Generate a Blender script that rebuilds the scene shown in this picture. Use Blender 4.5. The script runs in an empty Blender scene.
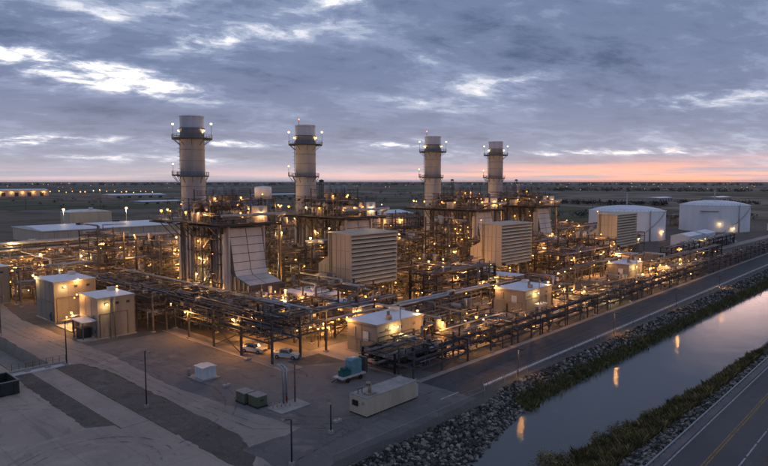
import bpy, math, random
from mathutils import Vector, Matrix
R = math.radians
random.seed(7)
rnd = random.random
def ru(a, b): return a + (b - a) * random.random()

# ------------------------------------------------------------------ camera
SC = bpy.context.scene
COL = SC.collection
F, H, CX, CY = 620.0, 36.0, 384.0, 233.0
YAW, PITCH = R(43), math.atan2(CY - 181.3, F)
cam = bpy.data.cameras.new('camera'); camo = bpy.data.objects.new('camera', cam); COL.objects.link(camo)
cam.sensor_width = 36; cam.lens = 36 * F / 768; cam.clip_start = 0.5; cam.clip_end = 60000
camo.location = (0, 0, H); camo.rotation_euler = (R(90) - PITCH, 0, YAW - R(90))
SC.camera = camo
SC.render.engine = 'CYCLES'
SC.cycles.use_denoising = True
SC.cycles.use_light_tree = True
SC.cycles.max_bounces = 5; SC.cycles.diffuse_bounces = 2; SC.cycles.glossy_bounces = 3
SC.cycles.sample_clamp_indirect = 4.0
SC.view_settings.view_transform = 'Standard'; SC.view_settings.look = 'None'
SC.view_settings.exposure = 0.32; SC.view_settings.gamma = 1.0

# ------------------------------------------------------------------ node helpers
class NT:
    def __init__(s, tree): s.t = tree; s.n = tree.nodes; s.l = tree.links
    def set(s, sock, v):
        if isinstance(v, bpy.types.NodeSocket): s.l.new(v, sock)
        elif v is not None: sock.default_value = v
    def m(s, op, a, b=None, c=None, clamp=False):
        n = s.n.new('ShaderNodeMath'); n.operation = op; n.use_clamp = clamp
        for i, v in enumerate((a, b, c)): s.set(n.inputs[i], v)
        return n.outputs[0]
    def vm(s, op, a, b=None):
        n = s.n.new('ShaderNodeVectorMath'); n.operation = op
        s.set(n.inputs[0], a); s.set(n.inputs[1], b)
        return n.outputs['Value'] if op in ('DOT_PRODUCT', 'LENGTH') else n.outputs[0]
    def mix(s, f, a, b, mode='MIX'):
        n = s.n.new('ShaderNodeMix'); n.data_type = 'RGBA'; n.blend_type = mode
        s.set(n.inputs[0], f); s.set(n.inputs[6], col4(a)); s.set(n.inputs[7], col4(b))
        return n.outputs[2]
    def noise(s, vec, scale, detail=4, rough=.5, dist=0):
        n = s.n.new('ShaderNodeTexNoise'); s.set(n.inputs['Vector'], vec)
        n.inputs['Scale'].default_value = scale; n.inputs['Detail'].default_value = detail
        n.inputs['Roughness'].default_value = rough; n.inputs['Distortion'].default_value = dist
        return n.outputs['Fac']
    def ramp(s, f, a, b, c=0., d=1.):
        n = s.n.new('ShaderNodeMapRange'); n.interpolation_type = 'SMOOTHSTEP'
        for i, v in enumerate((f, a, b, c, d)): s.set(n.inputs[i], v)
        return n.outputs[0]
    def comb(s, x, y, z):
        n = s.n.new('ShaderNodeCombineXYZ')
        for i, v in enumerate((x, y, z)): s.set(n.inputs[i], v)
        return n.outputs[0]
def col4(v):
    if isinstance(v, (tuple, list)) and len(v) == 3: return (v[0], v[1], v[2], 1)
    return v

# ------------------------------------------------------------------ world: dusk sky with broken cloud
SUN_AZ, SUN_EL = R(14), R(1.5)
W = bpy.data.worlds.new('World'); SC.world = W; W.use_nodes = True
t = NT(W.node_tree); t.n.clear()
tc = t.n.new('ShaderNodeTexCoord').outputs['Generated']
sep = t.n.new('ShaderNodeSeparateXYZ'); t.l.new(tc, sep.inputs[0])
fx = t.vm('DOT_PRODUCT', tc, (math.sin(YAW), -math.cos(YAW), 0))
fy = t.vm('DOT_PRODUCT', tc, (math.cos(YAW), math.sin(YAW), 0))
az = t.m('MULTIPLY', t.m('ARCTAN2', fx, fy), 57.2958)            # degrees, 0 towards the plant
el = t.m('MULTIPLY', t.m('ARCSINE', sep.outputs[2]), 57.2958)
elp = t.m('MAXIMUM', el, 0.0)
den = t.m('ADD', t.m('MAXIMUM', sep.outputs[2], 0.0), 0.20)
px_, py_ = t.m('DIVIDE', fx, den), t.m('DIVIDE', fy, den)
# cloud sheet seen in perspective, streets of cloud running diagonally
ca, sa = math.cos(R(20)), math.sin(R(20))
qx = t.m('ADD', t.m('MULTIPLY', px_, ca), t.m('MULTIPLY', py_, sa))
qy = t.m('SUBTRACT', t.m('MULTIPLY', py_, ca), t.m('MULTIPLY', px_, sa))
big = t.noise(t.comb(t.m('MULTIPLY', qx, .8), t.m('MULTIPLY', qy, 1.25), 3.1), 1.0, 5, .52, .3)
huge = t.noise(t.comb(t.m('MULTIPLY', qx, .33), t.m('MULTIPLY', qy, .5), 6.6), 1.0, 2, .5)
mid = t.noise(t.comb(t.m('MULTIPLY', qx, 2.6), t.m('MULTIPLY', qy, 3.6), 8.7), 1.0, 10, .64, .4)
fine = t.noise(t.comb(t.m('MULTIPLY', qx, 7.), t.m('MULTIPLY', qy, 9.5), 2.2), 1.0, 7, .62, .3)
def gauss(a0, e0, wa, we, tilt=0.):
    da = t.m('SUBTRACT', az, a0); de = t.m('SUBTRACT', t.m('SUBTRACT', el, e0), t.m('MULTIPLY', da, tilt))
    q = t.m('ADD', t.m('POWER', t.m('ABSOLUTE', t.m('DIVIDE', da, wa)), 2.), t.m('POWER', t.m('ABSOLUTE', t.m('DIVIDE', de, we)), 2.))
    return t.m('EXPONENT', t.m('MULTIPLY', q, -1.))
gaps = None
for a0, e0, wa, we, tl, k in ((-30, 9.6, 7, 1.3, -.13, .19), (-21, 8.2, 6, 1.2, -.16, .175), (-30, 12.6, 8, 1.0, -.05, .06), (-10, 12.5, 8, 1.2, .2, .05), (-30, 3.3, 8, .45, .02, .18), (-13.5, 3.3, 4, .35, 0, .18), (-24, 13.6, 7, .8, .1, .05),
                              (1.5, 3.4, 4.5, .5, 0, .17), (11, 8.8, 7, 1.2, .15, .055), (-4, 15.6, 3.5, 1.0, .2, .13), (27, 6.6, 8, .8, .03, .09), (-15, 12.2, 5, 1.0, .2, .07),
                              (20, 2.5, 11, .35, 0, .16), (-24, 1.9, 9, .3, 0, .12), (-13, 10, 4, .8, -.1, .06), (8, 12.2, 5, .7, .3, .08), (-8, 9.0, 9, 3.0, 0, -.06), (14, 5.5, 9, 1.4, 0, -.06), (-22, 6.0, 9, .9, 0, -.06), (20, 13, 10, 2.5, .1, -.03)):
    g = t.m('MULTIPLY', gauss(a0, e0, wa, we, tl), k)
    gaps = g if gaps is None else t.m('ADD', gaps, g)
dens = t.m('ADD', t.m('ADD', t.m('MULTIPLY', big, .46), t.m('MULTIPLY', mid, .40)), t.m('ADD', t.m('MULTIPLY', fine, .27), t.m('MULTIPLY', huge, .16)))
dens = t.m('SUBTRACT', t.m('SUBTRACT', dens, .100), t.m('MULTIPLY', gaps, t.ramp(t.m('ADD', t.m('MULTIPLY', mid, .55), t.m('MULTIPLY', fine, .45)),   .38, .60, 1.75, .62)))
cr = t.n.new('ShaderNodeValToRGB'); t.l.new(dens, cr.inputs[0]); cr.color_ramp.interpolation = 'EASE'
els = cr.color_ramp.elements
els[0].position, els[0].color = .315, (.80, .77, .75, 1); els[1].position, els[1].color = .72, (.045, .070, .135, 1)
for ps, cc in ((.375, (.47, .485, .55, 1)), (.44, (.25, .29, .39, 1)), (.49, (.155, .192, .298, 1)), (.56, (.108, .140, .232, 1))):
    e = els.new(ps); e.color = cc
low = t.m('EXPONENT', t.m('MULTIPLY', elp, -.26))                  # 1 at the horizon
cl = t.mix(t.m('MULTIPLY', low, .66), cr.outputs[0], (.50, .445, .46))
sunw = t.m('EXPONENT', t.m('MULTIPLY', t.m('POWER', t.m('DIVIDE', t.m('SUBTRACT', az, 27), 24.), 2.), -1.))
hz = t.m('EXPONENT', t.m('MULTIPLY', t.m('POWER', t.m('DIVIDE', t.m('SUBTRACT', elp, .2), t.m('ADD', t.m('MULTIPLY', sunw, .5), .8)), 2.), -1.))
glow = t.mix(sunw, (.56, .42, .42), (1.15, .43, .20))
sky = t.n.new('ShaderNodeTexSky'); sky.sky_type = 'NISHITA'; sky.sun_disc = False
sky.sun_elevation = SUN_EL; sky.sun_rotation = R(90) - SUN_AZ; sky.air_density = 1.4; sky.dust_density = 2.0
nish = t.mix(1.0, sky.outputs[0], (.05, .05, .05), 'MULTIPLY')
clear = t.ramp(dens, .30, .42, 1., 0.)
skyc = t.mix(t.m('MULTIPLY', clear, .2), cl, nish, 'ADD')
streak = t.ramp(t.noise(t.comb(t.m('MULTIPLY', az, .05), t.m('MULTIPLY', el, 1.3), 4.), 1., 5, .55), .36, .60, .08, 1.)
skyc = t.mix(t.m('MULTIPLY', t.m('MULTIPLY', hz, .92), streak), skyc, glow)
bg = t.n.new('ShaderNodeBackground'); t.l.new(skyc, bg.inputs[0]); bg.inputs[1].default_value = 1.30
t.l.new(bg.outputs[0], t.n.new('ShaderNodeOutputWorld').inputs[0])
W.cycles_visibility.camera = True
W.cycles.sampling_method = 'MANUAL'; W.cycles.sample_map_resolution = 512

sun = bpy.data.lights.new('sun', 'SUN'); sun.energy = 0.12; sun.angle = R(12); sun.color = (1, .62, .5)
suno = bpy.data.objects.new('sun', sun); COL.objects.link(suno)
sd = Vector((math.cos(R(4)) * math.cos(SUN_AZ), math.cos(R(4)) * math.sin(SUN_AZ), math.sin(R(4))))
suno.rotation_euler = sd.to_track_quat('Z', 'Y').to_euler(); suno.location = (0, 0, 200)

# ------------------------------------------------------------------ materials
MATS = {}
def mat(name, c, rough=.6, metal=0., var=.25, scale=.6, bump=0., bscale=None, streak=False, emit=None, spec=.4, island=0., c2=None):
    m = bpy.data.materials.new(name); m.use_nodes = True
    k = NT(m.node_tree); p = k.n['Principled BSDF']
    pos = k.n.new('ShaderNodeNewGeometry').outputs['Position']
    p.inputs['Roughness'].default_value = rough; p.inputs['Metallic'].default_value = metal
    p.inputs['Specular IOR Level'].default_value = spec
    if emit:
        p.inputs['Emission Color'].default_value = col4(emit[0]); p.inputs['Emission Strength'].default_value = emit[1]
        p.inputs['Base Color'].default_value = col4(c); m.cycles.emission_sampling = 'NONE'
    else:
        v = k.vm('MULTIPLY', pos, (1, 1, .12)) if streak else pos
        n = k.noise(v, scale, 6, .6, .2)
        n2 = k.noise(pos, scale * 7, 3, .6)
        f = k.ramp(k.m('ADD', k.m('MULTIPLY', n, .7), k.m('MULTIPLY', n2, .3)), .3, .7)
        lo = tuple(x * (1 - var) for x in c); hi = c2 or tuple(min(1, x * (1 + var * .7)) for x in c)
        cc = k.mix(f, lo, hi)
        if island:
            r = k.n.new('ShaderNodeNewGeometry').outputs['Random Per Island']
            cc = k.mix(1., cc, k.comb(*[k.m('ADD', k.m('MULTIPLY', k.m('POWER', r, 2.2), 3.0 * island), 1 - island)] * 3), 'MULTIPLY')
        k.l.new(cc, p.inputs['Base Color'])
        if bump:
            b = k.n.new('ShaderNodeBump'); b.inputs['Strength'].default_value = bump; b.inputs['Distance'].default_value = .05
            k.l.new(k.noise(pos, bscale or scale * 8, 4, .6), b.inputs['Height']); k.l.new(b.outputs[0], p.inputs['Normal'])
    MATS[name] = m
    return m
mat('steel', (.115, .108, .102), .5, .35, .3, .5)
mat('steel_light', (.22, .205, .195), .5, .3, .25, .5)
mat('steel_dark', (.045, .045, .048), .55, .3, .3, .5)
mat('grating', (.10, .095, .09), .6, .4, .3, 1.2)
mat('pipe', (.40, .39, .38), .36, .7, .2, .8)
mat('pipe_dull', (.17, .155, .145), .5, .3, .35, .6)
mat('pipe_rust', (.15, .095, .06), .7, .1, .4, 1.)
mat('clad', (.56, .53, .51), .5, .15, .2, .25, streak=True)
mat('casing', (.36, .335, .32), .55, .15, .3, .3, streak=True)
mat('stack', (.54, .575, .64), .55, .05, .2, .45, streak=True)
mat('stack_dark', (.10, .09, .085), .7, .1, .35, .7)
mat('beige', (.55, .455, .335), .6, .0, .16, .3, streak=True)
mat('beige_wall', (.275, .242, .20), .65, 0, .2, .35, streak=True)
mat('beige_trim', (.26, .22, .175), .65, 0, .2, .6)
mat('louver', (.62, .52, .385), .55, 0, .14, .4)
mat('louver_dark', (.05, .043, .036), .8, 0, .2, 1)
mat('roof_white', (.85, .84, .84), .5, 0, .12, .18)
mat('tank_white', (.82, .83, .84), .5, 0, .10, .12, streak=True)
mat('white_paint', (.62, .62, .61), .35, 0, .12, 1.)
mat('concrete', (.20, .178, .163), .85, 0, .34, .10, .25, 3.)
mat('concrete_pad', (.34, .31, .28), .8, 0, .3, .3, .2, 3.)
mat('kerb', (.55, .53, .51), .75, 0, .3, .8)
mat('asphalt', (.075, .069, .067), .8, 0, .35, .07, .3, 6., c2=(.125, .113, .106))
mat('asphalt_new', (.045, .046, .051), .65, 0, .35, .12, .2, 6.)
mat('gravel_yard', (.075, .068, .063), .85, 0, .5, .10, .6, 3., c2=(.115, .105, .098))
mat('dirt', (.085, .066, .052), .95, 0, .45, .45, .8, 2.5, c2=(.15, .12, .095))
mat('rock', (.125, .110, .095), .9, 0, .5, .7, .4, 6., island=.84, c2=(.20, .175, .145))
mat('rubble', (.20, .17, .145), .9, 0, .4, 2.)
mat('stone_base', (.045, .042, .04), .95, 0, .4, 1.5, .6)
mat('reed', (.115, .118, .038), .8, 0, .4, .5, island=.5, c2=(.19, .165, .06))
mat('shrub', (.11, .098, .032), .8, 0, .4, .35, island=.55, c2=(.27, .215, .085))
mat('leaf_dark', (.030, .036, .018), .9, 0, .3, .02, island=.4)
mat('yellow', (.30, .175, .035), .7, 0, .55, 1.2)
mat('line_white', (.40, .39, .38), .7, 0, .55, 1.2)
mat('galv', (.36, .37, .38), .42, .6, .15, 1.)
mat('black', (.015, .015, .016), .5, 0, .2, 1.)
mat('rubber', (.02, .02, .02), .8, 0, .2, 3.)
mat('glass_dark', (.02, .025, .03), .08, 0, .1, 1., spec=.6)
mat('teal', (.15, .29, .32), .5, 0, .2, 1.)
mat('teal_dark', (.02, .10, .10), .45, 0, .2, 1.)
mat('green_box', (.11, .12, .075), .6, 0, .25, .8)
mat('bin_green', (.035, .042, .032), .6, .2, .3, .8)
mat('orange', (.45, .09, .02), .5, 0, .2, 2.)
mat('red_dull', (.22, .03, .02), .5, 0, .2, 2.)
mat('brass', (.30, .25, .17), .5, .2, .3, 2.)
mat('far_wall', (.38, .35, .32), .8, 0, .1, .02)
mat('lamp_amber', (.9, .6, .3), emit=((1, .43, .085), 3.4))
mat('lamp_warm', (.9, .8, .5), emit=((1, .62, .24), 4.2))
mat('lamp_red', (.9, .2, .1), emit=((1, .16, .08), 4))
mat('lamp_far', (.9, .6, .3), emit=((1, .5, .2), 1.6))
mat('lamp_canal', (.9, .6, .3), emit=((1, .45, .10), 480))
mat('lens_red', (.5, .02, .02), .3)
def groundmat(name, c, c2, stain, dust, rough=.85, sd=(1, .12, 1), joints=0., fine=9., bump=.3):
    """weathered paving: broad tone drift, wheel-track streaks, stains, dust drifts, fine speckle"""
    m = bpy.data.materials.new(name); m.use_nodes = True; k = NT(m.node_tree); p = k.n['Principled BSDF']
    pos = k.n.new('ShaderNodeNewGeometry').outputs['Position']; p.inputs['Roughness'].default_value = rough; p.inputs['Specular IOR Level'].default_value = .3
    cc = k.mix(k.ramp(k.noise(pos, .055, 5, .6, .8), .34, .66), c, c2)
    tr = k.noise(k.vm('MULTIPLY', pos, sd), .55, 4, .6, .4)
    cc = k.mix(k.m('MULTIPLY', k.ramp(tr, .5, .72), .55), cc, stain)
    tr2 = k.noise(k.vm('MULTIPLY', k.vm('ADD', pos, (31, 17, 0)), sd), 1.3, 4, .6, .6)
    cc = k.mix(k.m('MULTIPLY', k.ramp(tr2, .55, .75), .35), cc, dust)
    cc = k.mix(k.m('MULTIPLY', k.ramp(k.noise(pos, .32, 6, .65, 1.2), .57, .70), .6), cc, stain)
    cc = k.mix(k.m('MULTIPLY', k.ramp(k.noise(k.vm('ADD', pos, (7, 91, 0)), .13, 6, .62, 1.4), .55, .68), .65), cc, dust)
    fn = k.noise(pos, fine, 3, .7)
    cc = k.mix(1., cc, k.comb(*[k.ramp(fn, .2, .8, .78, 1.2)] * 3), 'MULTIPLY')
    if joints:
        sp = k.n.new('ShaderNodeSeparateXYZ'); k.l.new(pos, sp.inputs[0])
        for ax in (0, 1):
            fr = k.m('PINGPONG', sp.outputs[ax], joints / 2)
            cc = k.mix(k.m('MULTIPLY', k.m('LESS_THAN', fr, .05), .5), cc, stain)
    k.l.new(cc, p.inputs['Base Color'])
    b = k.n.new('ShaderNodeBump'); b.inputs['Strength'].default_value = bump; b.inputs['Distance'].default_value = .04
    k.l.new(k.noise(pos, fine * .6, 4, .65), b.inputs['Height']); k.l.new(b.outputs[0], p.inputs['Normal']); MATS[name] = m
groundmat('g_concrete', (.40, .325, .268), (.325, .265, .222), (.21, .172, .147), (.46, .38, .31), joints=6.)
groundmat('g_street', (.34, .28, .235), (.275, .228, .194), (.18, .15, .13), (.40, .33, .275), sd=(1, .05, 1))
groundmat('g_yard', (.145, .130, .124), (.19, .168, .154), (.085, .078, .077), (.27, .228, .195), sd=(1, .3, 1))
groundmat('g_road', (.052, .053, .059), (.070, .070, .074), (.033, .034, .038), (.10, .094, .09), .75, sd=(.05, 1, 1))
groundmat('g_highway', (.085, .082, .082), (.105, .100, .099), (.058, .056, .057), (.13, .122, .118), .75, sd=(.03, 1.4, 1))
groundmat('g_gravel', (.095, .085, .078), (.13, .117, .106), (.055, .05, .047), (.17, .15, .133), sd=(1, 1, 1), fine=5., bump=.6)
groundmat('g_dirt', (.115, .094, .078), (.15, .124, .103), (.062, .052, .044), (.22, .188, .16), .95, sd=(1, .6, 1), fine=4., bump=.9)
m = bpy.data.materials.new('tyre_mark'); m.use_nodes = True; k = NT(m.node_tree); p = k.n['Principled BSDF']
p.inputs['Base Color'].default_value = (.045, .042, .041, 1); p.inputs['Roughness'].default_value = .85
pos = k.n.new('ShaderNodeNewGeometry').outputs['Position']; k.l.new(k.ramp(k.noise(pos, .5, 5, .65), .40, .72, 0., .5), p.inputs['Alpha']); MATS['tyre_mark'] = m
# corrugation for cladding comes from real ribs; the chain link is a real see-through weave
m = bpy.data.materials.new('chain_link'); m.use_nodes = True; k = NT(m.node_tree)
p = k.n['Principled BSDF']; p.inputs['Base Color'].default_value = (.16, .16, .165, 1); p.inputs['Roughness'].default_value = .5; p.inputs['Metallic'].default_value = .4
p.inputs['Alpha'].default_value = .22; MATS['chain_link'] = m
# water
m = bpy.data.materials.new('water'); m.use_nodes = True; k = NT(m.node_tree); p = k.n['Principled BSDF']
p.inputs['Base Color'].default_value = (.15, .152, .148, 1); p.inputs['Roughness'].default_value = .07; p.inputs['IOR'].default_value = 1.333
p.inputs['Specular IOR Level'].default_value = .17
pos = k.n.new('ShaderNodeNewGeometry').outputs['Position']
b = k.n.new('ShaderNodeBump'); b.inputs['Strength'].default_value = .14; b.inputs['Distance'].default_value = .1
n1 = k.noise(pos, 2.2, 5, .68, .3); n2 = k.m('MULTIPLY', k.noise(pos, .5, 3, .5), .8)
k.l.new(k.ramp(k.noise(pos, .11, 4, .6, .5), .42, .62, .06, .11), p.inputs['Roughness']); k.l.new(k.m('ADD', n1, n2), b.inputs['Height']); k.l.new(b.outputs[0], p.inputs['Normal']); MATS['water'] = m
# the wide plain: fields, scrub and bare soil laid out on the land itself
m = bpy.data.materials.new('plain'); m.use_nodes = True; k = NT(m.node_tree); p = k.n['Principled BSDF']
pos = k.n.new('ShaderNodeNewGeometry').outputs['Position']
p.inputs['Roughness'].default_value = .95; p.inputs['Specular IOR Level'].default_value = .1
vo = k.n.new('ShaderNodeTexVoronoi'); vo.inputs['Scale'].default_value = .0030; k.l.new(pos, vo.inputs['Vector'])
fld = k.n.new('ShaderNodeSeparateColor'); k.l.new(vo.outputs['Color'], fld.inputs[0])
c1 = k.mix(k.ramp(fld.outputs[0], .3, .7), (.25, .185, .125), (.135, .13, .055))
c1 = k.mix(k.ramp(fld.outputs[1], .55, .8), c1, (.34, .26, .185))
sc = k.ramp(k.noise(pos, .009, 7, .62, .6), .46, .60)
c1 = k.mix(k.m('MULTIPLY', sc, .75), c1, (.055, .056, .028))
c1 = k.mix(k.m('MULTIPLY', k.ramp(k.noise(pos, .004, 5, .6, 1.), .60, .70), .8), c1, (.24, .205, .185))
c1 = k.mix(k.m('MULTIPLY', k.noise(pos, .15, 5, .65), .36), c1, (.05, .044, .034))
k.l.new(c1, p.inputs['Base Color']); MATS['plain'] = m

# ------------------------------------------------------------------ mesh helpers
def link(o, parent=None):
    COL.objects.link(o)
    if parent is not None: o.parent = parent
    return o
def mesh_from(name, verts, faces, mats=('steel',), midx=None, smooth=False):
    me = bpy.data.meshes.new(name); me.from_pydata(verts, [], faces)
    for x in mats: me.materials.append(MATS[x])
    if midx: me.polygons.foreach_set('material_index', midx)
    if smooth: me.polygons.foreach_set('use_smooth', [True] * len(me.polygons))
    me.update(); return me
class MB:
    def __init__(s): s.v = []; s.f = []; s.mi = []
    def add(s, v, f, mi=0):
        n = len(s.v); s.v += v; s.f += [tuple(i + n for i in q) for q in f]; s.mi += [mi] * len(f)
    def box(s, x0, x1, y0, y1, z0, z1, mi=0):
        s.add([(x0, y0, z0), (x1, y0, z0), (x1, y1, z0), (x0, y1, z0), (x0, y0, z1), (x1, y0, z1), (x1, y1, z1), (x0, y1, z1)],
              [(3, 2, 1, 0), (4, 5, 6, 7), (0, 1, 5, 4), (1, 2, 6, 5), (2, 3, 7, 6), (3, 0, 4, 7)], mi)
    def bar(s, p, q, w, h=None, mi=0):
        p, q = Vector(p), Vector(q); d = q - p
        if d.length < 1e-6: return
        h = h or w; d.normalize()
        a = d.cross(Vector((0, 0, 1)))
        a = Vector((1, 0, 0)) if a.length < 1e-4 else a.normalized()
        b = d.cross(a); a = a * w / 2; b = b * h / 2
        s.add([tuple(c + sa * a + sb * b) for c in (p, q) for sa, sb in ((-1, -1), (1, -1), (1, 1), (-1, 1))],
              [(3, 2, 1, 0), (4, 5, 6, 7), (0, 1, 5, 4), (1, 2, 6, 5), (2, 3, 7, 6), (3, 0, 4, 7)], mi)
    def tube(s, path, r, n=8, mi=0, caps=True):
        P_ = [Vector(p) for p in path]; rings = []; ref = None
        rr = r if isinstance(r, (list, tuple)) else [r] * len(P_)
        for i, p in enumerate(P_):
            d1 = (P_[i] - P_[i - 1]).normalized() if i else (P_[1] - P_[0]).normalized()
            d2 = (P_[i + 1] - P_[i]).normalized() if i < len(P_) - 1 else d1
            d = (d1 + d2); d = d1 if d.length < 1e-5 else d.normalized()
            if ref is None:
                ref = d.cross(Vector((0, 0, 1)));  ref = Vector((1, 0, 0)) if ref.length < 1e-3 else ref.normalized()
            a = (ref - d * ref.dot(d)); a = a.normalized() if a.length > 1e-4 else d.orthogonal().normalized()
            b = d.cross(a); ref = a
            kk = 1.0 / max(.5, d.dot(d1))
            rings.append([tuple(p + (a * math.cos(2 * math.pi * j / n) + b * math.sin(2 * math.pi * j / n)) * rr[i] * kk) for j in range(n)])
        v = [x for q in rings for x in q]; f = []
        for i in range(len(rings) - 1):
            for j in range(n): f.append((i * n + j, i * n + (j + 1) % n, (i + 1) * n + (j + 1) % n, (i + 1) * n + j))
        if caps: f.append(tuple(range(n - 1, -1, -1))); f.append(tuple(range((len(rings) - 1) * n, len(rings) * n)))
        s.add(v, f, mi)
    def lathe(s, c, prof, n=24, mi=0, a0=0, a1=2 * math.pi):
        full = abs(a1 - a0 - 2 * math.pi) < 1e-6; k = n if full else n + 1
        v = []
        for r, z in prof:
            for j in range(k):
                a = a0 + (a1 - a0) * j / n; v.append((c[0] + r * math.cos(a), c[1] + r * math.sin(a), c[2] + z))
        f = []
        for i in range(len(prof) - 1):
            for j in range(n if full else n): f.append((i * k + j, i * k + (j + 1) % k, (i + 1) * k + (j + 1) % k, (i + 1) * k + j))
        s.add(v, f, mi)
    def prism(s, pts, axis, a, b, mi=0):
        """pts: outline in the plane across `axis` (0 -> (y,z), 1 -> (x,z), 2 -> (x,y)), extruded a..b"""
        def mk(p, t_): return {0: (t_, p[0], p[1]), 1: (p[0], t_, p[1]), 2: (p[0], p[1], t_)}[axis]
        n = len(pts); s.add([mk(p, a) for p in pts] + [mk(p, b) for p in pts],
            [tuple(range(n - 1, -1, -1)), tuple(range(n, 2 * n))] + [(i, (i + 1) % n, n + (i + 1) % n, n + i) for i in range(n)], mi)
    def build(s, name, mats, parent=None, smooth=False, autosm=None):
        if isinstance(mats, str): mats = (mats,)
        off = base_of(parent)
        v = [(x - off[0], y - off[1], z - off[2]) for x, y, z in s.v]
        me = mesh_from(name, v, s.f, mats, s.mi, smooth)
        ob = bpy.data.objects.new(name, me); BASE[ob.name] = off
        return link(ob, parent)
BASE = {}
def base_of(p):
    return BASE.get(p.name, (0, 0, 0)) if p is not None else (0, 0, 0)
def thing(name, label, cat, loc=(0, 0, 0), group=None):
    o = bpy.data.objects.new(name, None); o.empty_display_size = .5; COL.objects.link(o); o.location = loc
    BASE[o.name] = tuple(loc); o['label'] = label; o['category'] = cat
    if group: o['group'] = group
    return o
def solo(o, label, cat, group=None):
    o['label'] = label; o['category'] = cat
    if group: o['group'] = group
    return o
def struct(name, mb, m, parent=None, kind='structure'):
    o = mb.build(name, m, parent); 
    if parent is None: o['kind'] = kind
    return o
SHAPES = {}
def unit(shape, m):
    k_ = (shape, m)
    if k_ in SHAPES: return SHAPES[k_]
    b = MB()
    if shape == 'box': b.box(-.5, .5, -.5, .5, -.5, .5)
    elif shape == 'h':     # H section along z
        b.box(-.5, .5, -.5, -.36, -.5, .5); b.box(-.5, .5, .36, .5, -.5, .5); b.box(-.09, .09, -.36, .36, -.5, .5)
    elif shape == 'cyl': b.tube([(0, 0, -.5), (0, 0, .5)], .5, 12)
    elif shape == 'vessel':
        b.lathe((0, 0, 0), [(0.001, -.5), (.3, -.475), (.46, -.43), (.5, -.38), (.5, .38), (.46, .43), (.3, .475), (.001, .5)], 16)
    SHAPES[k_] = mesh_from(shape + '_' + m, b.v, b.f, (m,), None, shape in ('cyl', 'vessel'))
    if shape == 'cyl':
        SHAPES[k_].polygons.foreach_set('use_smooth', [len(p_.vertices) == 4 for p_ in SHAPES[k_].polygons])
    return SHAPES[k_]
def part(parent, name, shape, m, c, size, rot=(0, 0, 0)):
    o = bpy.data.objects.new(name, unit(shape, m)); off = base_of(parent)
    o.location = (c[0] - off[0], c[1] - off[1], c[2] - off[2]); o.scale = size; o.rotation_euler = rot
    return link(o, parent)
def between(parent, name, shape, m, p, q, w, h=None):
    p, q = Vector(p), Vector(q); d = q - p
    o = bpy.data.objects.new(name, unit(shape, m)); off = Vector(base_of(parent))
    o.location = (p + q) / 2 - off; o.scale = (w, h or w, d.length)
    o.rotation_euler = d.to_track_quat('Z', 'X' if abs(d.normalized().z) < .9 else 'Y').to_euler()
    return link(o, parent)
def box(parent, name, m, x0, x1, y0, y1, z0, z1):
    return part(parent, name, 'box', m, ((x0 + x1) / 2, (y0 + y1) / 2, (z0 + z1) / 2), (x1 - x0, y1 - y0, z1 - z0))
def pipe(parent, name, m, path, r, n=8):
    b = MB(); b.tube(path, r, n)
    o = b.build(name, m, parent)
    o.data.polygons.foreach_set('use_smooth', [len(p_.vertices) == 4 for p_ in o.data.polygons])
    return o
LIGHTS = {}
def light_data(color, w, rad=.25):
    k_ = (color, round(w), rad)
    if k_ not in LIGHTS:
        l = bpy.data.lights.new('lamp_light', 'POINT'); l.energy = w; l.color = color; l.shadow_soft_size = rad
        LIGHTS[k_] = l
    return LIGHTS[k_]
AMB, WARM = (1, .45, .12), (1, .66, .27)
LAMPMESH = {}
NL = [0]
LR = random.Random(5)
def lamp(parent, at, w=380, kind='amber', r=.32, arm=None, emit=True, name='floodlight'):
    """a floodlight head on its bracket; `arm` is where the bracket is fixed"""
    w = w * (2.8 if kind == 'amber' else .8)
    if kind == 'amber' and r < .45:
        q_ = LR.random(); r = round(r * (.62 + .5 * LR.random()), 2)
        if q_ < .12: kind = 'warm'; w *= .8
        elif q_ < .3: w *= .35
    base = base_of(parent); arm = arm or (at[0], at[1], at[2] - 1.6)
    d = tuple(round(arm[i] - at[i], 2) for i in range(3)); k_ = (kind, r, d)
    if k_ not in LAMPMESH:
        b = MB(); b.lathe((0, 0, 0), [(.001, -r)] + [(r * math.cos(q), r * math.sin(q)) for q in (-1.1, -.6, -.1, .35, .8)] + [(.001, r * .85)], 14, 0)
        b.lathe((0, 0, 0), [(r * .75, r * .72), (r * .5, r * 1.0), (.001, r * 1.1)], 10, 1)
        b.bar((0, 0, r * .5), (d[0], d[1], r * .5), .08, .08, 1) if (d[0] or d[1]) else None
        b.bar((d[0], d[1], r * .5), d, .08, .08, 1) if abs(d[2]) > .3 else None
        LAMPMESH[k_] = mesh_from('floodlight', b.v, b.f, ('lamp_' + kind, 'steel'), b.mi, False)
    o = bpy.data.objects.new(name, LAMPMESH[k_]); o.location = tuple(at[i] - base[i] for i in range(3)); link(o, parent)
    if emit and w:
        lo = bpy.data.objects.new('lamp_light', light_data(AMB if kind == 'amber' else WARM, w)); link(lo, o)
        lo.location = (0, 0, -r - .28); NL[0] += 1
    return o
def rail_path(parent, pts, h=1.1, closed=False, m='steel_light', step=1.8, name='railing'):
    b = MB(); pts = [Vector(p) for p in pts]
    if closed: pts = pts + [pts[0]]
    for p, q in zip(pts, pts[1:]):
        for z in (.5 * h, h): b.bar(p + Vector((0, 0, z)), q + Vector((0, 0, z)), .07)
        n = max(1, int((q - p).length / step))
        for i in range(n + 1):
            c = p.lerp(q, i / n); b.bar(c, c + Vector((0, 0, h)), .07)
    return b.build(name, m, parent)

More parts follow.
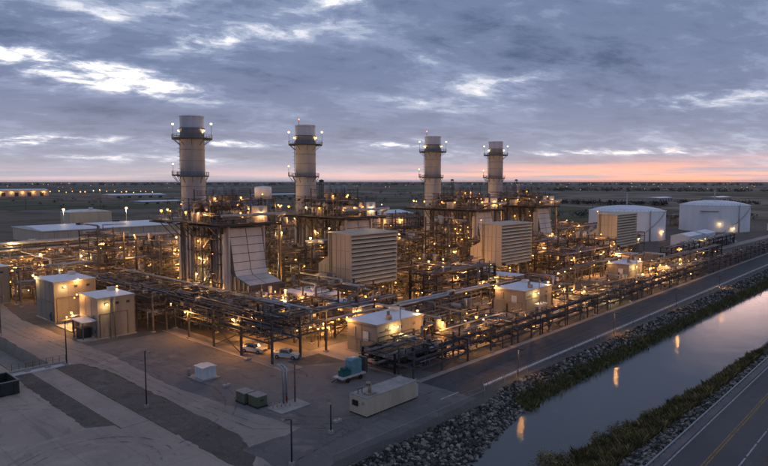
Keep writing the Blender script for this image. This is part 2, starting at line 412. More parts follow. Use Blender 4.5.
def clutter(th, x0, x1, y0, y1, z0, z1, n, seed=None, name='small_piping', zl=None):
    """conduits, small-bore pipes, trays, junction boxes: too small to pick apart"""
    st = random.getstate(); random.seed(seed or int(x0 * 7 + y0 * 13 + z1))
    b = MB()
    for i in range(n):
        x, y = ru(x0, x1), ru(y0, y1); z = ru(z0, z1) if not zl else random.choice(zl) + ru(-.4, 1.0); q = rnd(); w = ru(.05, .17); mi = random.choice((0, 0, 1, 1, 2, 3))
        if q < .28: b.bar((x, y, z), (min(x1, x + ru(2, 9)), y, z), w, w, mi)
        elif q < .56: b.bar((x, y, z), (x, min(y1, y + ru(2, 9)), z), w, w, mi)
        elif q < .84: b.bar((x, y, max(z0, z - ru(1, 5))), (x, y, z), w, w, mi)
        elif q < .9: b.bar((x, y, z), (min(x1, x + ru(2, 6)), y, z), .6, .08, 1)
        else:
            s = ru(.2, .7); b.box(x - s, x + s, y - s * .7, y + s * .7, max(z0, z - s), z + s * .5, mi)
    o = b.build(name, ('steel_light', 'steel_dark', 'pipe_dull', 'pipe'), th); o['kind'] = 'stuff'
    random.setstate(st); return o

def small_lamps(th, x0, x1, y0, y1, z0, z1, n):
    for i in range(n):
        x, y, z = LR.uniform(x0, x1), LR.uniform(y0, y1), LR.uniform(z0, z1)
        if LR.random() < .7: y = y0 - .3
        lamp(th, (x, y, z), 0, 'amber', .21, (x, y + .5, z), False, 'bulkhead_light')

# ================================================================== SETTING
def sheet(name, m, polys, z, kind='structure', rag=0., step=1.6):
    b = MB()
    if rag:      # worn, wandering edges
        out = []
        for pts in polys:
            q = []
            for p0, p1 in zip(pts, pts[1:] + pts[:1]):
                n = max(1, int(math.dist(p0, p1) / step)); n = min(n, 90)
                for i in range(n):
                    f = i / n; j = rag if i else rag * .4; q.append((p0[0] + (p1[0] - p0[0]) * f + ru(-j, j), p0[1] + (p1[1] - p0[1]) * f + ru(-j, j)))
            out.append(q)
        polys = out
    for pts in polys: b.add([(x, y, z) for x, y in pts], [tuple(range(len(pts)))])
    o = b.build(name, m); o['kind'] = kind; return o
def rect(x0, x1, y0, y1): return [(x0, y0), (x1, y0), (x1, y1), (x0, y1)]
BIG = 32000
# the plain: one land mesh, open only where the drainage channel and the canal lie
g = MB()
def gq(x0, x1, y0, y1): g.add([(x0, y0, 0), (x1, y0, 0), (x1, y1, 0), (x0, y1, 0)], [(0, 1, 2, 3)])
gq(-BIG, 36, 60, BIG); gq(42.6, BIG, 60, BIG); gq(36, 42.6, 60, 129); gq(36, 42.6, 420, BIG)
gq(-BIG, BIG, -BIG, 27.4)
struct('ground', g, 'plain')
# canal: water and the two banks
def lerp_tab(tab, x):
    if x <= tab[0][0]: return tab[0][1]
    for (a, b_), (c, d) in zip(tab, tab[1:]):
        if x <= c: return b_ + (d - b_) * (x - a) / (c - a)
    return tab[-1][1]
VT = [(-50, 54.6), (84, 54.6), (92, 56.8), (400, 56.8)]                  # crest of the plant-side bank
VW = [(-50, 38), (45, 41.5), (66, 46.6), (80, 49.6), (95, 52.6), (130, 52.2), (185, 52.0), (250, 50.5), (420, 49)]
SW = [(-50, 38), (60, 37.6), (80, 36.8), (100, 34.6), (125, 32.6), (165, 31.0), (420, 31)]
us = [-400, -100] + [i * 5 for i in range(0, 90)] + [600, 1500, 4000, 12000, BIG]
b = MB()
for u0, u1 in zip(us, us[1:]):
    def prof(u): return [(60.0, 0), (lerp_tab(VT, u), -.02), (lerp_tab(VW, u), -2.25), (lerp_tab(VW, u) - 5, -4)]
    a, c = prof(u0), prof(u1)
    for i in range(3):
        b.add([(u0, a[i][0], a[i][1]), (u1, c[i][0], c[i][1]), (u1, c[i + 1][0], c[i + 1][1]), (u0, a[i + 1][0], a[i + 1][1])], [(3, 2, 1, 0)])
struct('canal_bank_north', b, 'stone_base')
b = MB()
for u0, u1 in zip(us, us[1:]):
    def prof(u): return [(27.4, 0), (28.4, -.1), (lerp_tab(SW, u), -2.25), (lerp_tab(SW, u) + 5, -4)]
    a, c = prof(u0), prof(u1)
    for i in range(3):
        b.add([(u0, a[i][0], a[i][1]), (u1, c[i][0], c[i][1]), (u1, c[i + 1][0], c[i + 1][1]), (u0, a[i + 1][0], a[i + 1][1])], [(0, 1, 2, 3)])
struct('canal_bank_south', b, 'stone_base')
sheet('canal_water', 'water', [rect(-400, BIG, 26, 60)], -2.2)
# drainage channel beside the street (concrete lined, dry)
b = MB(); z0 = -2.4
b.add([(36, 129, z0), (42.6, 129, z0), (42.6, 420, z0), (36, 420, z0)], [(0, 1, 2, 3)])
b.add([(42.6, 129, 0.05), (42.6, 420, .05), (42.0, 420, z0), (42.0, 129, z0)], [(0, 1, 2, 3)])
b.add([(36, 129, 0.05), (36, 420, .05), (37.5, 420, z0), (37.5, 129, z0)], [(3, 2, 1, 0)])
b.add([(36, 129, 0), (42.6, 129, 0), (42.6, 129, z0), (36, 129, z0)], [(0, 1, 2, 3)])
struct('drainage_channel', b, 'beige_trim')
# yards, streets and pads, each a sheet a few millimetres above the one below
sheet('plant_yard', 'g_gravel', [rect(52, 430, 69.4, 300)], .004)
sheet('front_yard', 'g_yard', [[(48, 60), (90, 60), (90, 84), (71, 97), (71, 138), (52.8, 138), (52.8, 100), (48, 90)]], .008, rag=.2)
sheet('apron', 'g_concrete', [rect(-30, 38, 40 + 20, 129), rect(38, 42.4, 60, 88), rect(42.4, 50, 60, 80)], .007)
sheet('footpath', 'g_concrete', [rect(38.2, 42.4, 88.1, 128.6)], .010)
sheet('far_path', 'g_concrete', [rect(24, 35.8, 129.2, 420)], .008)
sheet('dirt_strip', 'g_dirt', [[(35.2, 127), (38.1, 127), (38.1, 90), (34.6, 92)], [(42.5, 127.5), (46.5, 126), (48.4, 118), (48.6, 74), (46, 66), (42.5, 62)]], .014, rag=.2, step=.9)
sheet('street', 'g_street', [[(42.8, 420), (42.8, 129), (44.5, 127), (47, 126), (48.6, 118), (48.7, 74), (46, 65.5), (43, 61), (58, 61), (56, 70), (53.4, 90), (52.6, 101), (53.8, 128), (52, 178), (56, 212), (56, 420)]], .018, rag=.25)
sheet('road_asphalt', 'g_road', [rect(84, 900, 60.2, 69.3)], .016)
sheet('road_apron', 'g_yard', [rect(46, 84, 57, 68.8)], .022, rag=.4)
sheet('road_shoulder', 'g_gravel', [[(45, 55), (84, 55), (93, 57.2), (900, 57.2), (900, 59.8), (45, 59.8)]], .012)
sheet('rack_strip', 'g_concrete', [rect(84, 640, 69.35, 70.6)], .012)
sheet('truck_pad', 'g_concrete', [rect(71.2, 75.5, 92, 140), rect(75.5, 84, 97, 112)], .012, rag=.15)
sheet('bay_slab', 'g_concrete', [rect(84, 112, 76, 100), rect(142, 172, 76, 104), rect(214, 246, 76, 104)], .014)
sheet('tank_yard', 'g_dirt', [rect(300, 620, 76, 210)], .010)
sheet('tank_road', 'g_concrete', [[(340, 92), (620, 86), (620, 92), (345, 97)], [(405, 97), (415, 97), (470, 118), (460, 120)]], .016)
b = MB()                                            # pale kerb along the water side of the plant road
b.box(90.2, 700, 59.6, 60.15, 0, .22); struct('road_kerb', b, 'kerb')
sheet('stop_line', 'line_white', [rect(79.5, 84.5, 61.2, 61.5)], .028)
# highway on the near side of the canal
sheet('highway', 'g_highway', [rect(-400, 3000, 17.2, 27.3)], .004)
sheet('highway_shoulder', 'g_dirt', [rect(-400, 3000, 8, 17.2)], .006)
sheet('highway_edge_line', 'line_white', [rect(-400, 2000, 25.75, 25.95)], .010)
sheet('highway_far_line', 'line_white', [rect(u, u + 5.4, 18.75, 18.95) for u in range(60, 400, 6)], .010)
sheet('highway_centre_line', 'yellow', [rect(-400, 2000, 21.92, 22.10), rect(-400, 2000, 22.30, 22.48)], .010)
sheet('highway_gutter', 'concrete', [rect(-400, 2000, 26.2, 27.2)], .010)

# wheel marks, patches and drains
b = MB()
def wheel_track(pts, gap=1.7, w=.28, z=.034):
    for side in (-1, 1):
        q = []
        for i, p0 in enumerate(pts):
            p1, pm = pts[min(i + 1, len(pts) - 1)], pts[max(i - 1, 0)]; d = Vector((p1[0] - pm[0], p1[1] - pm[1])).normalized(); n_ = Vector((-d.y, d.x))
            c = Vector(p0) + n_ * side * gap / 2; q.append((c - n_ * w / 2, c + n_ * w / 2))
        for (a, c), (e, f) in zip(q, q[1:]): b.add([(a.x, a.y, z), (c.x, c.y, z), (f.x, f.y, z), (e.x, e.y, z)], [(0, 1, 2, 3)])
def arc(cx, cy, r, a0, a1, n=16): return [(cx + r * math.cos(a0 + (a1 - a0) * i / n), cy + r * math.sin(a0 + (a1 - a0) * i / n)) for i in range(n + 1)]
wheel_track(arc(38, 96, 20, -1.4, -.1) + [(57.5, 110), (50, 140), (48, 200)]); wheel_track(arc(20, 95, 17, .4, 1.6)); wheel_track(arc(70, 78, 13, 2.2, 4.6)); wheel_track([(49, 62), (60, 63.5), (90, 64), (140, 64.2), (300, 64.2)]); wheel_track([(47.5, 200), (47, 160), (50.4, 126), (50.6, 90), (52, 74), (60, 66)]); wheel_track(arc(30, 78, 9, -.5, 2.6)); wheel_track(arc(64, 92, 9, -.6, 2.0))
o = b.build('tyre_marks', 'tyre_mark'); o['kind'] = 'structure'
sheet('asphalt_patch', 'g_road', [rect(120, 131, 60.8, 64.2), rect(190, 196, 64, 68.8)], .026, rag=.12)
sheet('dirt_track', 'g_dirt', [[(200, 700), (520, 610), (522, 618), (202, 712)], [(520, 610), (980, 560), (980, 570), (522, 618)], [(560, 330), (1400, 260), (1400, 272), (562, 340)], [(150, 560), (420, 520), (425, 532), (152, 575)], [(300, 1050), (900, 820), (905, 840), (300, 1080)]], .01, rag=.8, step=14)
# riprap on both banks, reeds at the waterline: too many to count
def scatter(name, m, items, proto, smooth=False, mats=None):
    v, f = [], []
    for (c, s, rz) in items:
        n = len(v); M3 = Matrix.Rotation(rz[0], 3, 'Z') @ Matrix.Rotation(rz[1], 3, 'X')
        pv, pf = random.choice(proto)
        for q in pv:
            w = M3 @ Vector((q[0] * s[0], q[1] * s[1], q[2] * s[2])); v.append((c[0] + w.x, c[1] + w.y, c[2] + w.z))
        f += [tuple(i + n for i in ff) for ff in pf]
    me = mesh_from(name, v, f, (m,), None, smooth); o = bpy.data.objects.new(name, me); COL.objects.link(o); o['kind'] = 'stuff'
    return o
def rock_proto():
    g_ = (1 + 5 ** .5) / 2
    v = [(-1, g_, 0), (1, g_, 0), (-1, -g_, 0), (1, -g_, 0), (0, -1, g_), (0, 1, g_), (0, -1, -g_), (0, 1, -g_), (g_, 0, -1), (g_, 0, 1), (-g_, 0, -1), (-g_, 0, 1)]
    f = [(0, 11, 5), (0, 5, 1), (0, 1, 7), (0, 7, 10), (0, 10, 11), (1, 5, 9), (5, 11, 4), (11, 10, 2), (10, 7, 6), (7, 1, 8), (3, 9, 4), (3, 4, 2), (3, 2, 6), (3, 6, 8), (3, 8, 9), (4, 9, 5), (2, 4, 11), (6, 2, 10), (8, 6, 7), (9, 8, 1)]
    return [tuple(x / 1.9 * ru(.65, 1.3) for x in q) for q in v], f
ROCKS = [rock_proto() for _ in range(24)]
items = []
for i in range(26000):
    u = 40 + 300 * rnd() ** 1.5
    vt, vw = lerp_tab(VT, u), lerp_tab(VW, u); a = ru(-.03, 1.05)
    s = .08 + .38 * rnd() ** 3
    items.append(((u, vt + (vw - vt) * a, -2.25 * a + .05), (s * ru(.8, 1.3), s, s * ru(.6, .9)), (ru(0, 6.3), ru(-.5, .5))))
o = scatter('riprap_north_bank', 'rock', items, ROCKS); o['label'] = 'grey broken riprap stones covering the plant-side canal bank'; o['category'] = 'riprap'
items = []
for i in range(13000):
    u = 62 + 190 * rnd() ** 1.4; a = ru(-.02, .55); vw = lerp_tab(SW, u)
    s = .09 + .34 * rnd() ** 2.4
    items.append(((u, 27.9 + (vw - 27.9) * a, -2.25 * a + .03), (s * ru(.8, 1.3), s, s * ru(.6, .9)), (ru(0, 6.3), ru(-.5, .5))))
o = scatter('riprap_south_bank', 'rock', items, ROCKS); o['label'] = 'brown grey riprap stones below the highway guardrail'; o['category'] = 'riprap'
def blade():
    w = ru(.05, .09); l = ru(.2, .45) * random.choice((-1, 1)); m_ = ru(.2, .4) * l
    return [(-w, 0, 0), (w, 0, 0), (w * .7 + m_, .02, .6), (-w * .7 + m_, .02, .6), (l, .03, 1.0)], [(0, 1, 2, 3), (3, 2, 4)]
BL = [blade() for _ in range(20)]
items = []
def reeds(n, u0, u1, vf, zf, hs, pw=1.3):
    for i in range(n):
        u = u0 + (u1 - u0) * rnd() ** pw; vv = vf(u); clump = .55 + .75 * (0.5 + .5 * math.sin(u * 1.3) * math.sin(u * .41 + 1)) * ru(.7, 1.2)
        h = ru(*hs) * clump
        items.append(((u, vv, zf(u, vv)), (1.5 * h, 1.5 * h, h), (ru(0, 6.3), ru(-.3, .3))))
reeds(26000, 90, 420, lambda u: lerp_tab(VW, u) + random.gauss(.5, .75), lambda u, v_: -2.2 + max(0, v_ - lerp_tab(VW, u)) * .5, (.55, 1.15), 1.5)
o = scatter('waterside_reeds', 'reed', items, BL); o['label'] = 'dark green reeds growing along the far waterline of the canal'; o['category'] = 'reeds'
items = []
def sw_z(u, v_): return -2.25 * min(1, max(0, (v_ - 28.4) / (lerp_tab(SW, u) - 28.4)))
def sv(u): return ru(.30, 1.06) * (lerp_tab(SW, u) - 28.2) + 28.2
reeds(42000, 55, 150, sv, sw_z, (.7, 1.5), 1.1)
reeds(9000, 150, 330, lambda u: lerp_tab(SW, u) - abs(random.gauss(0, .9)), sw_z, (.4, .9), 1.4)
o = scatter('canal_grass', 'shrub', items, BL); o['label'] = 'olive brown grass covering the near canal bank'; o['category'] = 'grass'
# shrubs standing out of the grass on the near bank
def leafq():
    return [(-.5, 0, 0), (0, -.22, .1), (.5, 0, 0), (0, .22, .1)], [(0, 1, 2, 3)]
def shrub(u, v_, r, h, label, n=2600):
    z = sw_z(u, v_); th = thing('bank_shrub', label, 'shrub', (u, v_, z), 'shrubs on the near canal bank')
    b = MB()
    for i in range(9):
        a = ru(0, 6.3); b.tube([(u, v_, z - .1), (u + math.cos(a) * r * .35, v_ + math.sin(a) * r * .35, z + h * .4), (u + math.cos(a) * r * .7, v_ + math.sin(a) * r * .7, z + h * .8)], [.05, .035, .015], 5)
    b.build('stem', 'pipe_rust', th)
    b = MB(); cl = [(ru(-.6, .6) * r, ru(-.6, .6) * r, ru(.3, .8) * h, ru(.3, .5)) for _ in range(14)]
    for i in range(n):
        c = random.choice(cl); d = Vector((random.gauss(0, 1), random.gauss(0, 1), random.gauss(0, 1))).normalized() * c[3] * ru(.5, 1.05)
        p0 = Vector((u + c[0] + d.x * r, v_ + c[1] + d.y * r, max(z + .05, z + c[2] + d.z * h * .8)))
        q = Matrix.Rotation(ru(0, 6.3), 3, 'Z') @ Matrix.Rotation(ru(-1.2, 1.2), 3, 'X'); s = ru(.14, .3)
        b.add([tuple(p0 + q @ Vector((a * s, c_ * s, e * s))) for a, c_, e in ((-.5, 0, 0), (0, -.25, .1), (.5, 0, 0), (0, .25, .1))], [(0, 1, 2, 3)])
    b.build('foliage', 'shrub', th)
for u, v_, r, h, l in ((70.5, 36.6, 2.9, 2.9, 'large rounded dark shrub at the water in the bottom centre foreground'),
                       (74.2, 36.8, 2.2, 2.2, 'second shrub along the water beside the large rounded one'),
                       (84.0, 35.9, 1.9, 1.9, 'low dark shrub leaning over the canal edge mid bank'),
                       (89.5, 35.0, 2.3, 2.1, 'spreading shrub on the bulge of the near bank'),
                       (99.0, 34.2, 2.0, 1.9, 'shrub midway along the near bank above the water'),
                       (109.5, 33.2, 1.5, 1.4, 'shrub on the near bank nearest the concrete toe'),
                       (67.0, 34.4, 2.4, 2.2, 'dark shrub cut by the bottom edge of the picture')):
    shrub(u, v_, r, h, l)
b = MB()
for u in range(118, 330, 2): b.box(u, u + 1.985, 31.5 - (u - 118) * .002, 32.0 - (u - 118) * .002, -2.8, -1.75)
struct('bank_toe_wall', b, 'concrete')

# guardrail along the highway
gr = thing('guardrail', 'galvanised steel guardrail running along the highway edge above the canal', 'guardrail', (60, 27.0, 0))
b = MB(); pr = [(27.05, .52), (26.97, .58), (27.05, .64), (26.97, .72), (27.05, .78)]
for a, c in zip(pr, pr[1:]): b.add([(20, a[0], a[1]), (420, a[0], a[1]), (420, c[0], c[1]), (20, c[0], c[1])], [(0, 1, 2, 3)])
b.build('rail', 'galv', gr)
for u in range(58, 260, 2): between(gr, 'post', 'h', 'galv', (u, 27.14, 0), (u, 27.14, .76), .13, .16)
# chain link fences
def chain_fence(label, pts, h=2.2, step=3.0):
    p0 = pts[0]; th = thing('chain_link_fence', label, 'fence', (p0[0], p0[1], 0))
    b = MB(); bt = MB()
    for (x0, y0), (x1, y1) in zip(pts, pts[1:]):
        b.add([(x0, y0, .05), (x1, y1, .05), (x1, y1, h), (x0, y0, h)], [(0, 1, 2, 3)])
        bt.bar((x0, y0, h + .03), (x1, y1, h + .03), .05); L = math.dist((x0, y0), (x1, y1)); n = max(1, int(L / step))
        for i in range(n): 
            x, y = x0 + (x1 - x0) * i / n, y0 + (y1 - y0) * i / n
            between(th, 'post', 'cyl', 'galv', (x, y, -.1), (x, y, h + .05), .08)
    b.build('fabric', 'chain_link', th); bt.build('top_rail', 'galv', th)
chain_fence('chain link fence on the crest of the riprap in the foreground', [(50, 55.2), (83, 55.0), (86, 57.3)])
chain_fence('chain link fence between plant road kerb and riprap', [(90, 58.2), (300, 58.2)], 1.5, 4.)
chain_fence('chain link fence in front of the storage tanks', [(300, 106), (345, 104), (430, 101)], 2.4, 5.)

# ================================================================== POWER PLANT
# ---------------- exhaust stacks
def ring_deck(th, cx, cy, z, r0, r1, a0=0, a1=2 * math.pi, n=28):
    b = MB(); b.lathe((cx, cy, z), [(r0, 0), (r1, 0), (r1, -.28), (r0, -.28)], n, 0, a0, a1)
    d = b.build('platform_deck', 'grating', th)
    b = MB()
    pts = [(cx + r1 * math.cos(a0 + (a1 - a0) * i / n), cy + r1 * math.sin(a0 + (a1 - a0) * i / n), z) for i in range(n + 1)]
    for p, q in zip(pts, pts[1:]):
        for hh in (.55, 1.15): b.bar((p[0], p[1], z + hh), (q[0], q[1], z + hh), .07)
        b.bar(p, (p[0], p[1], z + 1.15), .07)
    for hh, tk in ((.08, .16),):
        for p, q in zip(pts, pts[1:]): b.bar((p[0], p[1], z + hh), (q[0], q[1], z + hh), .04, tk)
    b.build('railing', 'steel_light', th)
    for i in range(0, n, 3):
        a = a0 + (a1 - a0) * (i + .5) / n; c, s = math.cos(a), math.sin(a)
        between(th, 'bracket', 'box', 'steel', (cx + r0 * c, cy + r0 * s, z - 2.0), (cx + (r1 - .2) * c, cy + (r1 - .2) * s, z - .3), .14)
def stack(u, v, label, red=False, side=1):
    th = thing('exhaust_stack', label, 'chimney', (u, v, 0), 'exhaust stacks')
    b = MB(); r = 3.5
    prof = [(r + .25, 0), (r + .25, 6), (r, 8), (r, 51.6), (r + .02, 51.6)]
    b.lathe((u, v, 0), prof, 40)
    o = b.build('shell', 'stack', th, True)
    b = MB(); b.lathe((u, v, 0), [(r - .02, 51.6), (r - .05, 54.6), (r + .1, 54.7), (r + .1, 55.1), (r - .35, 55.1), (r - .35, 46), (.01, 46)], 40)
    b.build('top_section', ('stack',), th)
    for z in (12, 17, 22, 31, 34.5, 42, 45.2, 51.5):
        b = MB(); b.lathe((u, v, z), [(r, -.1), (r + .16, -.1), (r + .16, .1), (r, .1)], 40); b.build('stiffener_ring', 'stack_dark' if z > 50 else 'casing', th)
    ring_deck(th, u, v, 48.6, r, 5.8)
    a = math.atan2(math.cos(YAW), -math.sin(YAW))   # towards the left of the view
    ring_deck(th, u, v, 37.6, r, 4.6)
    ring_deck(th, u, v, 37.9, 4.6, 6.0, a - .6, a + .6, 8)
    lx, ly = u + (r + .3) * math.cos(a), v + (r + .3) * math.sin(a)
    b = MB()
    for dx in (-.3, .3):
        b.bar((lx - dx * math.sin(a), ly + dx * math.cos(a), 27), (lx - dx * math.sin(a), ly + dx * math.cos(a), 49.6), .07)
    for i in range(56): b.bar((lx + .3 * math.sin(a), ly - .3 * math.cos(a), 27.2 + i * .4), (lx - .3 * math.sin(a), ly + .3 * math.cos(a), 27.2 + i * .4), .05)
    for i in range(18):
        z = 29 + i * 1.2; pr_ = [(lx + .75 * math.cos(a + q) * (1 if abs(q) < 1.6 else .5), ly + .75 * math.sin(a + q), z) for q in (-1.6, -.8, 0, .8, 1.6)]
        for p, q in zip(pr_, pr_[1:]): b.bar(p, q, .05)
    b.build('caged_ladder', 'steel', th)
    for k_, off in enumerate((a, a + math.pi, a + .25, a + math.pi - .2)):
        x, y = u + 5.7 * math.cos(off), v + 5.7 * math.sin(off)
        if k_ < 2: lamp(th, (x, y, 52.9), 25, 'warm', .34, (x, y, 48.7))
        else:
            x, y = u + 3.9 * math.cos(off), v + 3.9 * math.sin(off)
            lamp(th, (x, y, 50.9), 75, 'warm', .26, (u + 3.4 * math.cos(off), v + 3.4 * math.sin(off), 50.9))
    lamp(th, (u + 5.9 * math.cos(a), v + 5.9 * math.sin(a), 41.2), 50, 'warm', .26, (u + 5.9 * math.cos(a), v + 5.9 * math.sin(a), 37.8))
    if red:
        b = MB(); b.bar((u, v + 3.4, 54.9), (u, v + 3.4, 57.2), .1); b.build('beacon_mast', 'steel', th)
        b = MB(); b.lathe((u, v + 3.4, 57.4), [(.01, -.25), (.28, 0), (.01, .35)], 8); b.build('red_beacon', 'lamp_red', th)
SU = [97.0, 139.5, 211.0, 259.0]; SVV = 168.0
stack(97.0, 168.3, 'grey steel exhaust stack furthest left and largest of the four')
stack(139.5, 167.2, 'second grey exhaust stack from the left with a red beacon on top', True)
stack(211.0, 168.0, 'third grey exhaust stack from the left with a red beacon on top', True)
stack(259.0, 167.2, 'grey exhaust stack furthest right of the four')

# ---------------- heat recovery boilers with their inlet ducts and roof decks
def tower(th, x0, x1, y0, y1, zs, posts=False, m='steel', lamps=()):
    for x in (x0, x1):
        for y in (y0, y1): between(th, 'column', 'h', m, (x, y, 0), (x, y, zs[-1] + 1.1), .32, .32)
    for i, z in enumerate(zs):
        b = MB(); b.box(x0, x1, y0, y1, z - .16, z - .06); b.build('grating_floor', 'grating', th)
        for y in (y0, y1): between(th, 'beam', 'h', m, (x0, y, z - .3), (x1, y, z - .3), .2, .3)
        for x in (x0, x1): between(th, 'beam', 'h', m, (x, y0, z - .3), (x, y1, z - .3), .2, .3)
        rail_path(th, [(x0, y0, z), (x1, y0, z), (x1, y1, z), (x0, y1, z)], 1.1, True)
        zb = 0 if i == 0 else zs[i - 1]
        b = MB(); b.bar((x0, y0, zb), (x1, y0, z), .7, .15); b.bar((x0, y0, zb + 1), (x1, y0, z + 1), .06); b.build('stair', 'steel_light', th)
        if posts and i % 2 == 0:
            between(th, 'brace', 'box', m, (x0, y0, zb), (x0, y1, z - .3), .13); between(th, 'brace', 'box', m, (x1, y1, zb), (x1, y0, z - .3), .13)
    for (i, w) in lamps:
        lamp(th, (x0 - .4, ru(y0, y1), zs[i] + 2.3), w, 'amber', .27, (x0, (y0 + y1) / 2, zs[i] + 2.3))
def boiler(u, label, detail=1.0, seed=1, full=True):
    random.seed(seed)
    th = thing('heat_recovery_boiler', label, 'boiler', (u, 150, 0), 'heat recovery boilers')
    x0, x1 = u - 6.0, u + 5.0; y0, y1 = 141.2, 164.6; zt = 23.6
    box(th, 'casing', 'casing', x0, x1, y0, y1, 2.5, zt)
    # external buckstays: tall ribs on the side wall, deep and shadowed
    n = 9
    for i in range(n):
        y = y0 + .5 + (y1 - y0 - 1) * i / (n - 1); w = .5 if i % 2 else 1.0
        box(th, 'buckstay', 'clad', x0 - (1.3 if i % 2 == 0 else .6), x0, y - w / 2, y + w / 2, 1.2, zt - 1.5)
        box(th, 'buckstay', 'casing', x1, x1 + .6, y - w / 2, y + w / 2, 1.2, zt - 1.5)
    for z in (7, 12.5, 18): box(th, 'casing_band', 'casing', x0 - .35, x1 + .35, y0 + .003, y1 + .3, z - .2, z + .2)
    for x in (x0 - .9, x1 + .9):
        for y in (142.5, 149, 156, 163.5): between(th, 'column', 'h', 'steel', (x, y, 0), (x, y, zt + 1.2), .5, .5)
    # inlet transition duct: steep panelled face, then a flatter toe
    pr_ = [(141.2, 23.4), (141.2, 2.2), (131.2, 2.2), (131.2, 9.0), (132.0, 9.3), (138.2, 11.0), (139.0, 12.4)]
    b = MB(); b.prism(pr_, 0, x0 + .2, x1 - .2); duct = b.build('inlet_duct', 'stack_dark', th)
    def face(p, q, f): return (p[0] + (q[0] - p[0]) * f, p[1] + (q[1] - p[1]) * f)
    A, B, B2, Cc = (141.2, 23.4), (139.0, 12.4), (138.2, 11.0), (132.0, 9.3)
    nx = 2
    for (p, q, rows) in ((A, B, 5), (B, B2, 1), (B2, Cc, 2)):
        nrm = Vector((0, -(q[1] - p[1]), (q[0] - p[0]))); nrm.normalize()
        if nrm.z < 0: nrm = -nrm
        for r_ in range(rows):
            for c in range(nx):
                f0, f1 = (r_ + .04) / rows, (r_ + .96) / rows
                xa, xb = x0 + .3 + (x1 - x0 - .6) * (c + .025) / nx, x0 + .3 + (x1 - x0 - .6) * (c + .975) / nx
                a0_, a1_ = face(p, q, f0), face(p, q, f1)
                b = MB(); v = []
                for h_ in (.0, .10):
                    for (x, yz) in ((xa, a0_), (xb, a0_), (xb, a1_), (xa, a1_)): v.append((x, yz[0] + nrm.y * h_, yz[1] + nrm.z * h_))
                b.add(v, [(0, 1, 2, 3), (7, 6, 5, 4), (0, 4, 5, 1), (1, 5, 6, 2), (2, 6, 7, 3), (3, 7, 4, 0)])
                b.build('duct_panel', 'clad', duct)
    for i in range(5):
        y = 132.5 + 1.9 * i; zt_ = 9.2 + max(0, (y - 132) * .29)
        box(th, 'duct_rib', 'casing', x0 - .05, x0 + .197, y - .15, y + .15, 2.3, zt_)
    box(th, 'duct_frame', 'clad', x0 - .3, x0 + .15, 140.3, 141.1, 0, 24.2); box(th, 'duct_frame', 'clad', x1 - .15, x1 + .3, 140.3, 141.1, 0, 24.2)
    # roof deck
    b = MB(); b.box(u - 11, u + 9, 137.5, 174.5, 24.75, 25.0); b.build('roof_deck', 'grating', th)
    for y in (137.6, 142, 147.5, 153, 158.5, 164, 169, 174.3): between(th, 'deck_beam', 'h', 'steel_dark', (u - 11, y, 24.4), (u + 9, y, 24.5), .3, .42)
    for x in (u - 10.9, u - 6, u + 5, u + 8.9): between(th, 'deck_beam', 'h', 'steel_dark', (x, 137.5, 24.1), (x, 174.5, 24.3), .3, .42)
    rail_path(th, [(u - 11, 137.5, 25), (u + 9, 137.5, 25), (u + 9, 174.5, 25), (u - 11, 174.5, 25)], 1.15, True)
    for y in (142.5, 146, 149.5, 153, 156.5, 160, 163.5, 168): between(th, 'knee_brace', 'box', 'steel', (x0 - .9, y, 20), (u - 10.8, y, 24.1), .22)
    for y in (142.5, 149, 156, 163.5): between(th, 'knee_brace', 'box', 'steel', (x1 + .9, y, 21), (u + 8.8, y, 24.1), .22)
    # drums, silencers, pipework and shelters on the deck
    for (y, r, z) in ((144.5, .95, 27.6), (150.5, 1.15, 28.4), (157.5, .9, 27.4)):
        part(th, 'steam_drum', 'vessel', 'pipe', (u - .5, y, z), (2 * r, 2 * r, 13), (0, R(90), 0))
        for x in (u - 5, u + 4): box(th, 'drum_saddle', 'steel', x - .25, x + .25, y - r * .8, y + r * .8, 25.0, z - r * .6)
    for i in range(4):
        x = u - 4.5 + 2.7 * i
        part(th, 'vent_silencer', 'vessel', 'casing', (x + ru(-.4, .4), 151.5, 32.6 + ru(-.8, .5)), (1.7, 1.7, 4.0))
        between(th, 'vent_pipe', 'cyl', 'pipe', (x, 151.5, 25), (x, 151.5, 31), .5)
    for lvl, (ya, yb) in ((29.6, (143, 160)), (32.2, (147, 157))):
        b = MB(); b.box(u - 6.5, u + 5.5, ya, yb, lvl - .12, lvl); b.build('upper_walkway', 'grating', th)
        rail_path(th, [(u - 6.5, ya, lvl), (u + 5.5, ya, lvl), (u + 5.5, yb, lvl), (u - 6.5, yb, lvl)], 1.1, True, 'steel')
        for x in (u - 6.4, u - .5, u + 5.4):
            for y in (ya + .1, yb - .1): between(th, 'post', 'h', 'steel', (x, y, 25), (x, y, lvl + 1.6), .22, .22)
    box(th, 'instrument_shelter', 'clad', u + .5, u + 4.6, 138.2, 141.6, 25.05, 29.3)
    box(th, 'valve_enclosure', 'casing', u - 9.6, u - 7.4, 150, 153, 25.05, 27.6)
    pipe(th, 'header_pipe', 'pipe', [(u - 10.5, 136.8, 27.2), (u + 8.5, 136.8, 27.2), (u + 10, 137.5, 27.2), (u + 10, 140, 26), (u + 10, 140, 3)], .42, 10)
    pipe(th, 'header_pipe', 'pipe_dull', [(u - 9, 138.6, 26.2), (u - .5, 138.6, 26.2), (u - .5, 138.6, 31)], .3)
    for i in range(int(16 * detail)):
        x, y = ru(u - 10, u + 8), ru(139, 173); h_ = ru(1.2, 5.5); 
        if abs(y - 168) < 4.2 and abs(x - u) < 4.2: continue
        pipe(th, 'riser_pipe', random.choice(('pipe', 'pipe_dull', 'pipe_dull')), [(x, y, 25), (x, y, 25 + h_), (x + ru(-3, 3), y, 25 + h_), (x + ru(-3, 3), y + ru(-4, 4), 25 + h_)], ru(.08, .22), 6)
